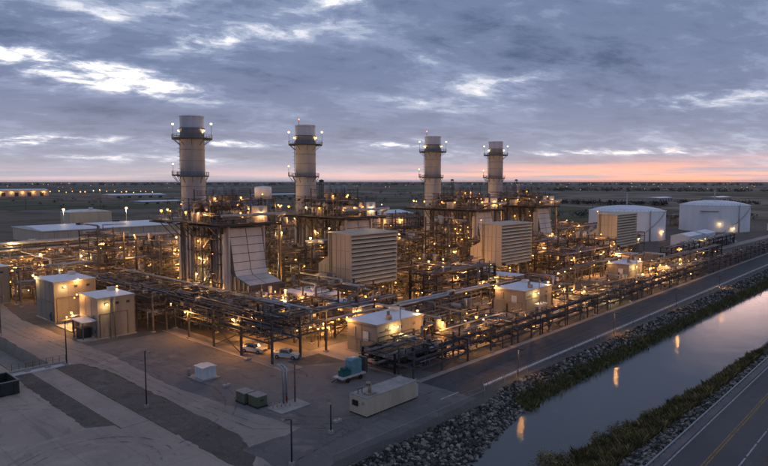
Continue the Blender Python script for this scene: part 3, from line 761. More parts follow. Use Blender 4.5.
    for i in range(int(10 * detail)):
        x, y = ru(u - 10, u + 8), random.choice((ru(138.5, 141), ru(159, 164), ru(171.8, 173)))
        box(th, 'valve_skid', random.choice(('steel_dark', 'casing', 'pipe_dull')), x - .5, x + .5, y - .4, y + .4, 25.02, 25 + ru(.7, 1.8))
    # side access tower and downcomers
    tower(th, u + 6.4, u + 9.6, 144, 149, (5, 9.5, 14, 18.5), lamps=((1, 260), (3, 260)) if full else ())
    tower(th, u - 10.4, u - 7.6, 146.6, 150.2, (4.5, 9, 13.5, 18, 21.5), lamps=((0, 300), (1, 300), (2, 300), (3, 320)))
    for i in range(7):
        y = 143.5 + 2.9 * i; pipe(th, 'downcomer', 'pipe_dull', [(x0 - 2.0, y, 24), (x0 - 2.0, y, 6 + 2 * (i % 2)), (x0 - .3, y, 5 + 2 * (i % 2))], ru(.16, .28), 8)
    tower(th, u + 5.9, u + 9.4, 152.5, 160, (4, 8, 12, 16, 20, 23))
    for z in (9, 17):
        b = MB(); b.box(x0 - 2.4, x0 - 1.35, 141.6, 158, z - .12, z); b.build('side_walkway', 'grating', th); rail_path(th, [(x0 - 2.4, 141.6, z), (x0 - 2.4, 158, z)], 1.1, False, 'steel')
    small_lamps(th, u - 10, u + 8, 138.2, 166, 26, 31, 6); small_lamps(th, u - 10.5, u - 8, 143, 164, 3, 23, 4); small_lamps(th, u + 6, u + 9.5, 144, 160, 3, 23, 4)
    # lamps on the deck
    for (x, y, w) in ((u - 10.3, 168.5, 70), (u - 9.5, 164.8, 70), (u - 10.2, 155.0, 130), (u - 10.2, 148.5, 200), (u + 2.6, 137.9, 280), (u + 7.8, 145.0, 300), (u + 8, 160, 260), (u - 5.5, 174, 80), (u - 2.0, 141.0, 160)):
        lamp(th, (x, y, 27.6), w, 'amber', .33, (x, y, 25.0))
    for (x, y, z) in ((u - 6.6, 146, 31.4), (u + 5.6, 152, 31.4)): lamp(th, (x, y, z), 200, 'amber', .26, (x, y, z - 1.4))
    clutter(th, u - 10.5, u + 8.5, 138.5, 164, 25, 31, int(420 * detail)); clutter(th, u - 12, x0 - 1.5, 141, 166, .3, 8, 120); clutter(th, u - 10.6, x0 - 1.5, 141.5, 152, 8, 24, 60); clutter(th, x1 + 1, x1 + 5, 141, 166, .3, 24, 160)
    return th
boiler(97.0, 'heat recovery boiler with pale sloping inlet duct under the leftmost stack', 1.3, 11)
boiler(139.5, 'heat recovery boiler under the second stack from the left', 1, 12)
boiler(211.0, 'heat recovery boiler with tall grey ribs under the third stack', 1, 13, False)
boiler(259.0, 'heat recovery boiler under the rightmost stack with its inlet duct showing', 1, 14, False)

# ---------------- gas turbine inlet filter houses
def filter_house(u, v, W_, D_, zb, zt, label, seed):
    random.seed(seed)
    th = thing('inlet_filter_house', label, 'filter house', (u, v, 0), 'inlet filter houses')
    box(th, 'housing', 'beige', u, u + W_, v, v + D_, zb, zt - .35)
    b = MB(); b.prism([(v - 1.0, zt - .45), (v + D_ + .2, zt - .1), (v + D_ + .2, zt + .15), (v - 1.0, zt - .15)], 0, u - .25, u + W_ + .25); b.build('roof', 'beige', th)
    box(th, 'plenum_back', 'louver_dark', u + .25, u + W_ - .25, v - .06, v - .003, zb + .3, zt - .6)
    n = 12; st = (zt - zb - .5) / n
    for i in range(n):                                  # weather hoods, each a sloping shelf with a lip
        z = zb + .15 + st * i
        b = MB(); b.prism([(v - .07, z + st * .72), (v - .07, z + st * .64), (v - .80, z + st * .26), (v - .80, z + st * .04), (v - .88, z + st * .04), (v - .88, z + st * .32)], 0, u + .05, u + W_ - .05)
        b.build('weather_hood', 'louver', th)
    for x in (u, u + W_): box(th, 'corner_trim', 'beige', x - .12, x + .12, v - .75, v - .003, zb, zt - .5)
    for i in range(1, 5): box(th, 'wall_seam', 'beige_trim', u - .05, u, v + D_ * i / 5 - .05, v + D_ * i / 5 + .05, zb + .1, zt - .4)
    for z in (zb + 5, zb + 10): box(th, 'wall_seam', 'beige_trim', u - .04, u, v + .1, v + D_ - .1, z - .04, z + .04)
    # rear duct: narrower, then sweeping down to the turbine
    pr_ = [(u - 2.5, zb + 8.5), (u + W_ * .6, zt - 2), (u + W_ * .6, zb - .5), (u - 2.5, zb - .5)]
    b = MB(); b.prism([(v + D_ + .003, zt - 6.5), (v + D_ + .003, zb + .1), (v + D_ + 4.4, zb + .1), (v + D_ + 4.4, zb + 5.6)], 0, u + .25, u + W_ * .55); b.build('inlet_duct', 'beige', th)
    for i in range(1, 3): box(th, 'wall_seam', 'beige_trim', u + .19, u + .25, v + D_ + 1.45 * i - .05, v + D_ + 1.45 * i + .05, zb + .2, zb + 5.6)
    box(th, 'duct_leg', 'beige', u - .5, u + 4, v + D_ + 1, v + D_ + 5.5, .5, zb + .28)
    # support steel
    for x in (u + .8, u + W_ / 3, u + 2 * W_ / 3, u + W_ - .8):
        for y in (v + .5, v + D_ - .5): between(th, 'leg', 'h', 'steel_light', (x, y, 0), (x, y, zb), .5, .5)
        between(th, 'beam', 'h', 'steel', (x, v + .2, zb - .35), (x, v + D_, zb - .35), .3, .6)
    for y in (v + .5, v + D_ - .5):
        between(th, 'beam', 'h', 'steel', (u, y, zb - .95), (u + W_, y, zb - .95), .3, .6)
        between(th, 'brace', 'box', 'steel', (u + .8, y, .3), (u + W_ / 3, y, zb - 1), .2); between(th, 'brace', 'box', 'steel', (u + W_ - .8, y, .3), (u + 2 * W_ / 3, y, zb - 1), .2)
    b = MB(); b.lathe((u + .9, v - 1.3, zb + .4), [(.01, .7), (.6, .6), (.8, 0), (.01, -.2)], 12); b.build('vent_cowl', 'steel_dark', th)
    rail_path(th, [(u - 1.4, v, zb - .4), (u - 1.4, v + D_, zb - .4)], 1.1); box(th, 'walkway', 'grating', u - 1.5, u, v, v + D_, zb - .55, zb - .4)
    b = MB()
    for x in (u - .25, u - .25): b.bar((x, v + D_ - 1, 0), (x, v + D_ - 1, zt + 1), .08); b.bar((x, v + D_ - 1.6, 0), (x, v + D_ - 1.6, zt + 1), .08)
    for i in range(int(zt / .5)): b.bar((u - .25, v + D_ - 1, .5 + i * .5), (u - .25, v + D_ - 1.6, .5 + i * .5), .05)
    b.build('ladder', 'steel', th)
    lamp(th, (u - 1.2, v + 1.2, zb - 1.1), 420, 'amber', .33, (u - 1.2, v + 1.2, zb - .5)); lamp(th, (u + W_ * .5, v + 2, zb - 1.8), 320, 'amber', .3, (u + W_ * .5, v + 2, zb - .8))
    lamp(th, (u + W_ + .8, v + D_ * .4, zb + 2.6), 240, 'amber', .3, (u + W_, v + D_ * .4, zb + 2.6)); clutter(th, u, u + W_, v, v + D_, .2, zb - .6, 160); lamp(th, (u + 1, v + D_ + .5, zt + 1.1), 40, 'amber', .26, (u + 1, v + D_ + .5, zt))
filter_house(117.5, 122.5, 18.6, 8.9, 6.7, 21.5, 'large tan filter house with louvred front, nearest of the three', 21)
filter_house(183.0, 116.0, 20.2, 8.0, 6.7, 21.2, 'tan louvred filter house in the middle of the three', 22)
filter_house(271.5, 112.3, 22.5, 8.4, 6.4, 21.3, 'tan louvred filter house in front of the white storage tank', 23)

# ---------------- gas turbine and generator enclosures
def turbine(u, v, label):
    th = thing('gas_turbine_enclosure', label, 'turbine', (u, v, 0), 'gas turbine enclosures')
    box(th, 'base_slab', 'concrete_pad', u - 5.5, u + 5.5, v - 27, v + 6, .0, .6)
    box(th, 'turbine_housing', 'clad', u - 4, u + 4, v - 8, v + 5.5, .6, 7.2)
    b = MB(); b.prism([(u - 4.2, 7.2), (u + 4.2, 7.2), (u + 3.2, 8.0), (u - 3.2, 8.0)], 1, v - 8.2, v + 5.7); b.build('roof', 'roof_white', th)
    box(th, 'generator_housing', 'beige_wall', u - 3.4, u + 3.4, v - 20, v - 9, .6, 6.0)
    box(th, 'generator_roof', 'roof_white', u - 3.6, u + 3.6, v - 20.2, v - 8.8, 6.0, 6.2)
    for i in range(3): part(th, 'roof_fan', 'cyl', 'stack', (u - 1.8 + 1.8 * i, v - 4, 8.5), (1.3, 1.3, 1.0))
    for i in range(4): box(th, 'door', 'beige_trim', u - 4.06, u - 4.0, v - 7 + 3 * i, v - 5.8 + 3 * i, .7, 3.0)
    box(th, 'exciter_cabinet', 'steel_dark', u - 2.2, u + 2.2, v - 25, v - 21, .6, 3.6)
    pipe(th, 'bus_duct', 'pipe', [(u + 2, v - 23, 3.5), (u + 2, v - 23, 6.6), (u + 2, v - 31, 6.6), (u + 2, v - 31, 2)], .45, 10)
    pipe(th, 'exhaust_vent', 'pipe_dull', [(u - 2.5, v + 3, 7.5), (u - 2.5, v + 3, 11.5)], .5, 10)
    lamp(th, (u - 4.6, v - 2, 6.2), 420, 'amber', .3, (u - 4, v - 2, 6.2)); lamp(th, (u - 4.0, v - 14, 5.4), 380, 'amber', .3, (u - 3.4, v - 14, 5.4))
    lamp(th, (u + 4.6, v + 1, 6.2), 300, 'amber', .3, (u + 4, v + 1, 6.2)); clutter(th, u - 7, u - 4.1, v - 26, v + 6, .2, 7, 130); clutter(th, u + 4.1, u + 8, v - 26, v + 6, .2, 7, 130); clutter(th, u - 4, u + 4, v - 8, v + 5, 8, 10.5, 60)
turbine(104.0, 124, 'gas turbine and generator enclosure left of the nearest filter house')
turbine(172.0, 122, 'gas turbine and generator enclosure left of the middle filter house')
turbine(257.0, 118, 'gas turbine and generator enclosure left of the far filter house')

# ---------------- pipe racks
def pipe_rack(label, x0, x1, y0, y1, levels, axis, bay, npipes, seed, m='steel', lamps=(), rows=2, pipes_m=('pipe', 'pipe_dull', 'pipe_dull', 'pipe_rust'), pr=(.08, .24), drops=4, lampw=260, under=True, rstep=0, extra=.2, pw=.38):
    """steel trestles every `bay` metres along `axis`, cross beams at each level carrying long pipes"""
    random.seed(seed)
    th = thing('pipe_rack', label, 'pipe rack', (x0, y0, 0), 'pipe racks')
    a0, a1, b0, b1 = (x0, x1, y0, y1) if axis == 0 else (y0, y1, x0, x1)
    def P_(a, b_, z): return (a, b_, z) if axis == 0 else (b_, a, z)
    n = max(1, int(round((a1 - a0) / bay))); top = levels[-1]
    cols = [b0 + (b1 - b0) * i / (rows - 1) for i in range(rows)]
    for i in range(n + 1):
        a = a0 + (a1 - a0) * i / n
        for b_ in cols:
            between(th, 'post', 'h', m, P_(a, b_, 0), P_(a, b_, top + extra), pw, pw)
            if i % 3 == 0: part(th, 'footing', 'box', 'concrete_pad', P_(a, b_, .15), (.9, .9, .3))
        for z in levels: between(th, 'cross_beam', 'h', m, P_(a, b0 - .5, z), P_(a, b1 + .5, z), .28, .4)
        if i % 4 == 1 and i < n:
            for b_ in (b0, b1):
                a2 = a0 + (a1 - a0) * (i + 1) / n
                between(th, 'brace', 'box', m, P_(a, b_, .4), P_(a2, b_, levels[0]), .16); between(th, 'brace', 'box', m, P_(a2, b_, .4), P_(a, b_, levels[0]), .16)
    for z in levels:
        for b_ in cols: between(th, 'side_beam', 'h', m, P_(a0, b_, z - .55), P_(a1, b_, z - .55), .24, .36)
    for z in levels:
        k_ = npipes if z != top else max(2, npipes - 1); bb = b0 + .3
        for j in range(k_):
            r = ru(*pr) * (1.6 if rnd() < .18 else 1); bb += r
            if bb + r > b1 - .2: break
            s0 = a0 - ru(0, .8); s1 = a1 + ru(0, .8)
            if rnd() < .35: s0 = ru(a0, a0 + (a1 - a0) * .5)
            elif rnd() < .35: s1 = ru(a0 + (a1 - a0) * .5, a1)
            zz = z + .2 + r; path = [P_(s0, bb, zz), P_(s1, bb, zz)]
            if rnd() < .4:     # expansion loop or a step over the rack
                c = ru(s0, s1 - 4) if s1 - s0 > 8 else s0 + 1; hh = ru(.8, 1.8)
                path = [P_(s0, bb, zz), P_(c, bb, zz), P_(c, bb, zz + hh), P_(c + 2.5, bb, zz + hh), P_(c + 2.5, bb, zz), P_(max(s1, c + 3), bb, zz)]
            if rnd() < .5: path = path + [P_(path[-1][axis], bb, max(.5, zz - ru(2, 6)))]
            pipe(th, 'pipe', random.choice(pipes_m), path, r, 8)
            bb += r + ru(.15, .7)
    for j in range(drops):
        a = ru(a0, a1); b_ = random.choice((b0 - .6, b1 + .6)) if under else b1 + .6; z = random.choice(levels) + .5
        pipe(th, 'drop_pipe', random.choice(pipes_m), [P_(a, ru(b0, b1), z), P_(a, b_, z), P_(a, b_, .3)], ru(.06, .14), 6)
    for (f, z, side) in lamps:
        a = a0 + (a1 - a0) * f; b_ = b0 - .6 if side < 0 else b1 + .6
        lamp(th, P_(a, b_, z), lampw, 'amber', .29, P_(a, b0 if side < 0 else b1, z))
    if lamps: small_lamps(th, x0, x1, y0, y1, levels[0], top + 1, 3)
    if rstep:    # secondary grid of light steel
        for z in levels:
            a = a0 + rstep
            while a < a1: between(th, 'joist', 'box', m, P_(a, b0, z - .1), P_(a, b1, z - .1), .14, .2); a += rstep
    clutter(th, x0, x1, y0, y1, .2 if under else levels[0], top + 1, int(min(900, (x1 - x0) * (y1 - y0) * len(levels) * .22 + 60)))
    clutter(th, x0, x1, y0, y1, levels[0], top + 1, int(min(900, (x1 - x0) * (y1 - y0) * len(levels) * .16 + 40)), None, 'small_piping', levels)
    return th
# long low rack beside the plant road
pipe_rack('long low two-tier pipe rack lining the plant road beside the canal', 84, 470, 71.0, 74.6, (2.3, 4.3), 0, 8.4, 3, 31, 'steel', [(f, 3.8, 1) for f in (.06, .16, .30, .42, .55)], 2, ('pipe_dull', 'steel_dark', 'steel_dark'), (.07, .16), 60, 150, extra=1.1, pw=.28)
# the big forest of steel in front of the leftmost boiler
DULL = ('pipe_dull', 'steel', 'steel_dark', 'pipe_dull', 'pipe')
pipe_rack('tall open pipe rack standing over the white pickups', 72, 86, 97, 139, (4.8, 6.8, 8.8), 1, 10.5, 9, 32, 'steel', [(.30, 7.4, -1), (.14, 5.4, 1), (.5, 5.6, 1), (.76, 6.2, -1)], 3, DULL, (.06, .15), 8, 420, False, 2.6)
for (x, y) in ((79.6, 106.5), (79.6, 118)): lamp(bpy.data.objects['pipe_rack.001'], (x, y, 4.0), 620, 'amber', .26, (x, y, 4.7))
pipe_rack('dense pipe rack behind the two tan block houses', 69, 86, 139.8, 190, (4.2, 6.6, 8.8), 1, 8.4, 9, 33, 'steel', [(.1, 7, 1), (.35, 5.4, 1), (.6, 5.4, 1), (.85, 5.4, -1)], 4, DULL, (.06, .16), 10, 380, True, 2.8)
pipe_rack('pipe bridge with shiny pipe on tall white posts at the left edge', 57.5, 92, 196, 200.5, (6.5, 10.6), 0, 8.6, 3, 34, 'steel_light', [(.3, 9.6, -1), (.7, 8, 1)], 2, ('pipe', 'pipe', 'pipe_dull'), (.3, .5), 4)
pipe_rack('four-tier pipe rack in front of the white-roofed building', 70, 152, 262, 268, (4, 6.6, 9.2, 11.8), 0, 8, 3, 35, 'steel', [(.05, 12.6, -1), (.2, 8.3, -1), (.34, 5.4, -1), (.48, 10.4, -1), (.55, 5.4, -1), (.7, 7.6, -1), (.82, 8.3, -1), (.95, 8, -1)], 2, ('pipe', 'pipe_dull', 'pipe'), (.14, .28), 8, 900)
pipe_rack('three-tier pipe rack left of the leftmost boiler', 88, 146, 226, 234, (4, 7, 10), 0, 7, 6, 36, 'steel', [(.1, 6, -1), (.25, 8.4, -1), (.4, 5, -1), (.55, 8.4, -1), (.7, 5.4, -1), (.9, 6.4, -1)], 2, drops=10, lampw=800)
pipe_rack('low pipe rack crossing in front of the leftmost inlet duct', 88, 116, 104, 110, (4.0, 6.4), 0, 7, 6, 37, 'steel', [(.5, 5.4, -1), (.1, 3.2, -1)], 2, drops=8)
pipe_rack('dark pipe rack right of the nearest filter house', 138, 168, 108, 118, (4, 6.5, 9), 0, 7.5, 8, 38, 'steel_dark', [(.3, 7.8, -1), (.75, 5, -1)], 3, drops=14)
pipe_rack('pipe rack with one fat pipe linking the two nearest turbine bays', 112, 170, 98.5, 101.5, (5.2,), 0, 9, 3, 39, 'steel_light', [(.55, 4.2, 1)], 2, ('pipe_dull', 'pipe'), (.3, .5), 3)
pipe_rack('dark pipe rack right of the middle filter house', 207, 250, 104, 116, (4, 6.5, 9), 0, 7.5, 8, 40, 'steel_dark', [(.15, 8, -1), (.4, 5, -1), (.75, 8, -1)], 3, drops=14)
pipe_rack('pipe rack with one fat pipe in front of the middle turbine bay', 186, 244, 98, 101, (5.2,), 0, 9, 3, 41, 'steel_light', [(.2, 4.2, 1), (.7, 4.2, 1)], 2, ('pipe_dull', 'pipe'), (.3, .5), 3)
pipe_rack('low dark rack running past the front of the storage tanks', 296, 402, 96, 101, (3.2, 5.4), 0, 8, 6, 42, 'steel_dark', [(.1, 4.4, -1), (.45, 6.6, -1)], 2, drops=8)
pipe_rack('dark rack between the far filter house and the plant road', 252, 330, 84, 88.5, (3.0, 5.0), 0, 8, 6, 43, 'steel_dark', [(.2, 4.2, -1), (.6, 4.2, -1)], 2, drops=6)
pipe_rack('tall rack filling the gap between first and second boiler', 110, 126, 142, 190, (5, 8.5, 12, 15.5), 1, 7, 7, 44, 'steel', [(.05, 7, -1), (.2, 10, -1), (.4, 14, -1), (.6, 7, -1), (.85, 11, -1)], 3, drops=12, lampw=420)
pipe_rack('tall rack between the second and third boilers', 156, 196, 150, 158, (5, 9, 13, 16), 0, 7, 7, 45, 'steel', [(.1, 7, -1), (.3, 11, -1), (.45, 15, -1), (.6, 7, -1), (.85, 12, -1)], 2, drops=10, lampw=420)
pipe_rack('rack behind the third and fourth stacks', 190, 320, 196, 204, (5, 9, 13), 0, 9, 6, 46, 'steel', [(.1, 10, -1), (.25, 14, -1), (.4, 7, -1), (.55, 11, -1), (.7, 14, -1), (.85, 8, -1)], 2, drops=8)
pipe_rack('rack right of the rightmost boiler, left of the storage tanks', 272, 330, 140, 148, (5, 9, 13), 0, 8, 6, 47, 'steel', [(.05, 6, -1), (.2, 10, -1), (.35, 14, -1), (.5, 6, -1), (.7, 10, -1), (.9, 7, -1)], 2, drops=8, lampw=420)
pipe_rack('tall rack between the third and fourth boilers', 226, 244, 128, 136, (5, 9, 13), 0, 6, 6, 48, 'steel', [(.1, 6, -1), (.5, 10, -1), (.9, 13.6, -1)], 2, drops=8, lampw=420)
pipe_rack('pipe rack passing between and behind the storage tanks', 330, 520, 178, 186, (4, 8), 0, 12, 5, 49, 'steel', [(.12, 6, -1), (.3, 9, -1), (.5, 6, -1), (.7, 9, -1), (.9, 6, -1)], 2, drops=6)

rk = bpy.data.objects['pipe_rack.001']
pipe(rk, 'silver_main', 'pipe', [(83.0, 139, 9.35), (83.0, 98.4, 9.35), (83.0, 98.4, 6.4), (88, 98.4, 6.4), (110, 98.4, 6.4)], .3, 12)
pipe(rk, 'silver_main', 'pipe', [(81.9, 139, 9.3), (81.9, 104, 9.3), (81.9, 104, 5.4), (90, 104, 5.4)], .22, 12)
for i in range(7): part(rk, 'flange', 'cyl', 'galv', (83.0, 102 + 6 * i, 9.35), (.84, .84, .16), (R(90), 0, 0))
rk = bpy.data.objects['pipe_rack.002']
pipe(rk, 'silver_main', 'pipe', [(83.0, 139.4, 9.35), (83.0, 189, 9.35), (83.0, 196, 9.35), (83, 196, 11)], .3, 12)
for i in range(8): part(rk, 'flange', 'cyl', 'galv', (83.0, 143 + 6 * i, 9.35), (.84, .84, .16), (R(90), 0, 0))
rk = bpy.data.objects['pipe_rack.004']
for k_, (yy, zz) in enumerate(((263.2, 12.7), (264.6, 12.6), (263.0, 9.9))):
    pipe(rk, 'silver_main', 'pipe', [(69, yy, 1), (69, yy, zz), (152, yy, zz)], .55, 12)
# ---------------- open steel process structures full of equipment
def process(label, x0, x1, y0, y1, levels, nx, ny, seed, nl=3, lampw=360, m='steel', fill=1.0):
    random.seed(seed)
    th = thing('process_structure', label, 'steel structure', (x0, y0, 0), 'open steel process structures')
    xs = [x0 + (x1 - x0) * i / nx for i in range(nx + 1)]; ys = [y0 + (y1 - y0) * i / ny for i in range(ny + 1)]
    for x in xs:
        for y in ys: between(th, 'column', 'h', m, (x, y, 0), (x, y, levels[-1] + ru(0, 2.5)), .36, .36)
    for li, z in enumerate(levels):
        for y in ys: between(th, 'beam', 'h', m, (x0, y, z - .25), (x1, y, z - .25), .22, .4)
        for x in xs: between(th, 'beam', 'h', m, (x, y0, z - .65), (x, y1, z - .65), .22, .4)
        fx0 = random.choice(xs[:-1]); fx1 = random.choice([x for x in xs if x > fx0])
        b = MB(); b.box(fx0, fx1, y0 + .2, y1 - .2, z - .04, z + .05); b.build('grating_floor', 'grating', th)
        rail_path(th, [(fx0, y0 + .2, z), (fx1, y0 + .2, z), (fx1, y1 - .2, z), (fx0, y1 - .2, z)], 1.1, True)
        for i in range(int(3 * fill)):
            x, y = ru(fx0, fx1), ru(y0 + .8, y1 - .8); q = rnd()
            if q < .35: part(th, 'vessel', 'vessel', random.choice(('pipe_dull', 'pipe', 'casing')), (x, y, z + 1.5), (ru(1, 1.8), ru(1, 1.8), 2.9))
            elif q < .6: part(th, 'heat_exchanger', 'vessel', random.choice(('pipe', 'casing')), (x, y, z + 1.1), (1.2, 1.2, ru(3, 5)), (0, R(90), random.choice((0, R(90)))))
            else: box(th, 'cabinet', random.choice(('steel_dark', 'casing', 'beige_trim', 'clad')), x - ru(.4, 1), x + ru(.4, 1), y - .5, y + .5, z + .06, z + ru(1, 2.2))
    for i in range(int(5 * fill)):
        x, y = ru(x0 + .8, x1 - .8), ru(y0 + .8, y1 - .8); q = rnd()
        if q < .4: part(th, 'vessel', 'vessel', random.choice(('pipe_dull', 'casing', 'steel_light')), (x, y, 1.6), (ru(1.0, 1.7), ru(1.0, 1.7), 3.0))
        elif q < .7:
            box(th, 'pump_base', 'concrete_pad', x - 1.2, x + 1.2, y - .6, y + .6, 0, .45); part(th, 'pump', 'vessel', 'pipe_dull', (x, y, 1.0), (.9, .9, 2.0), (0, R(90), 0))
        else: box(th, 'cabinet', random.choice(('beige_trim', 'casing', 'steel_dark')), x - .9, x + .9, y - .6, y + .6, .05, ru(1.6, 2.6))
    for i in range(int(16 * fill)):
        z = random.choice(levels) + ru(.2, 1.6); x, y = ru(x0, x1), ru(y0, y1); q = rnd(); z2 = max(.4, z + ru(-5, 3))
        if q < .4: path = [(x0 - ru(0, 3), y, z), (x, y, z), (x, y, z2), (x1 + ru(0, 3), y, z2)]
        elif q < .8: path = [(x, y0 - ru(0, 3), z), (x, y, z), (x, y, z2), (x, y1 + ru(0, 3), z2)]
        else: path = [(x, y, .3), (x, y, z), (x + ru(-2, 2), y, z), (x + ru(-2, 2), y + ru(-3, 3), z)]
        if abs(z2 - z) < .3: path = [path[0], path[-1]]
        pipe(th, 'pipe', random.choice(('pipe', 'pipe_dull', 'pipe_dull', 'pipe_rust')), path, ru(.07, .26), 7)
    for x in (x0, x1):
        for y, y2 in zip(ys, ys[1:]):
            if rnd() < .5: between(th, 'brace', 'box', m, (x, y, .3), (x, y2, levels[0] - .3), .15)
    for i in range(nl):
        z = random.choice([2.2] + [q + 2.4 for q in levels]); 
        if rnd() < .7: y = y0 - .5; x = ru(x0, x1); arm = (x, y0, z)
        else: x = x0 - .5; y = ru(y0, y1); arm = (x0, y, z)
        lamp(th, (x, y, z), lampw, 'amber', random.choice((.26, .3, .34)), arm)
    small_lamps(th, x0, x1, y0, y1, 2, levels[-1] + 2, int(1 + 2 * fill))
    clutter(th, x0, x1, y0, y1, .2, levels[-1] + 1.5, int(fill * min(900, (x1 - x0) * (y1 - y0) * len(levels) * .35 + 80)))
process('steel process structure between pickups and the leftmost inlet duct', 88, 103, 111.5, 118, (4, 7), 3, 1, 51, 3, 420)
process('steel structure under the tall pipe rack, left of the pickups', 87, 94, 121, 131, (3.6, 7), 2, 2, 52, 3, 420)
process('steel structure beside the foot of the leftmost boiler', 88, 94.5, 172, 188, (5, 9, 13, 17), 1, 3, 53, 5, 420)
process('stair and valve structure left of the leftmost stack', 78, 86, 192, 206, (5, 10, 15, 19), 1, 2, 54, 4, 420)
process('amber-lit structure behind the leftmost boiler', 100, 122, 196, 220, (5, 9, 13), 3, 3, 55, 6, 950)
process('amber-lit structure left of the leftmost boiler, nearer the street', 60, 84, 206, 222, (4, 8), 3, 2, 56, 4, 420)
process('amber-lit structure behind the pipe bridge at far left', 62, 92, 238, 256, (4, 8), 4, 2, 57, 6, 950)
process('amber-lit structure under the four-tier pipe rack', 98, 146, 240, 256, (4, 8), 5, 2, 58, 8, 950)
process('structure between first turbine enclosure and nearest filter house', 110, 116, 112, 134, (4, 8), 1, 3, 59, 4, 380)
process('structure behind the nearest filter house', 118, 134, 139, 141.5, (5, 9, 13, 17), 2, 1, 60, 3, 380)
process('dark structure right of the nearest filter house', 140, 166, 120, 134, (4.5, 9), 3, 2, 61, 4, 380, 'steel_dark')
process('lattice stair structure left of the middle filter house', 172, 181, 130, 140, (5, 9, 13, 17, 21), 2, 2, 62, 4, 110)
process('structure behind the middle filter house', 186, 206, 128, 140, (5, 9, 13), 3, 1, 63, 4, 380)
process('structure in front of the second boiler', 146, 168, 138, 147, (5, 9, 13, 16), 3, 1, 64, 5, 380)
process('dark structure between middle filter house and far filter house', 212, 246, 118, 127, (4.5, 8, 11), 4, 1, 65, 6, 420, 'steel_dark')
process('structure right of the middle filter house behind the rack', 222, 250, 138, 150, (5, 9, 13), 3, 2, 66, 6, 420)
process('structure left of the far filter house', 246, 252, 104, 122, (4, 8, 12), 1, 2, 67, 4, 420)
process('structure beyond the far filter house beside the white tank', 296, 322, 118, 132, (5, 9), 3, 2, 68, 5, 400)
process('structure behind the second stack', 132, 156, 182, 204, (5, 10, 15, 20), 3, 3, 69, 7, 420)
process('structure behind the middle of the plant', 160, 200, 176, 190, (5, 10, 15), 4, 2, 70, 7, 420)
process('structure behind the third stack', 206, 236, 180, 194, (5, 10, 15, 20), 3, 2, 71, 6, 420)
process('structure behind the rightmost stack', 250, 282, 182, 194, (5, 10, 15, 20), 3, 2, 72, 6, 420)
process('far structure left of the storage tanks', 290, 330, 154, 172, (5, 9, 13), 4, 2, 73, 6, 420)
process('transformer yard structure behind the middle block house', 162, 182, 88, 96, (3.6,), 3, 1, 74, 3, 360)
process('transformer yard structure behind the nearest block house', 108, 136, 88, 96.5, (3.4,), 4, 1, 75, 2, 420, 'steel_dark')
process('transformer yard structure right of the far block house', 234, 252, 88, 98, (3.6,), 3, 1, 76, 3, 420)
process('low valve structure on the plant road side of the nearest bay', 107, 138, 77.5, 85, (2.8,), 4, 1, 77, 3, 520, 'steel_dark', .4)
process('low valve structure on the plant road side of the middle bay', 164, 212, 77, 86, (2.8,), 5, 1, 78, 4, 520, 'steel_dark', .4)
process('low valve structure on the plant road side of the far bay', 236, 296, 76.5, 82, (2.8,), 6, 1, 79, 4, 520, 'steel_dark', .4)
process('far process structure beyond the storage tanks on the right', 520, 590, 150, 175, (5, 9), 5, 2, 80, 6, 900)
process('pipe manifold at the near end of the road rack', 84.5, 100, 76, 84.5, (1.4, 2.6), 3, 1, 81, 0, 260, 'steel_dark', .6)
process('far left structure beyond the street', 30, 52, 270, 300, (5, 9), 3, 2, 82, 5, 700)
process('steel structure filling the ground between the rack and the second boiler', 118, 134, 144, 150, (5, 10), 2, 1, 83, 2)

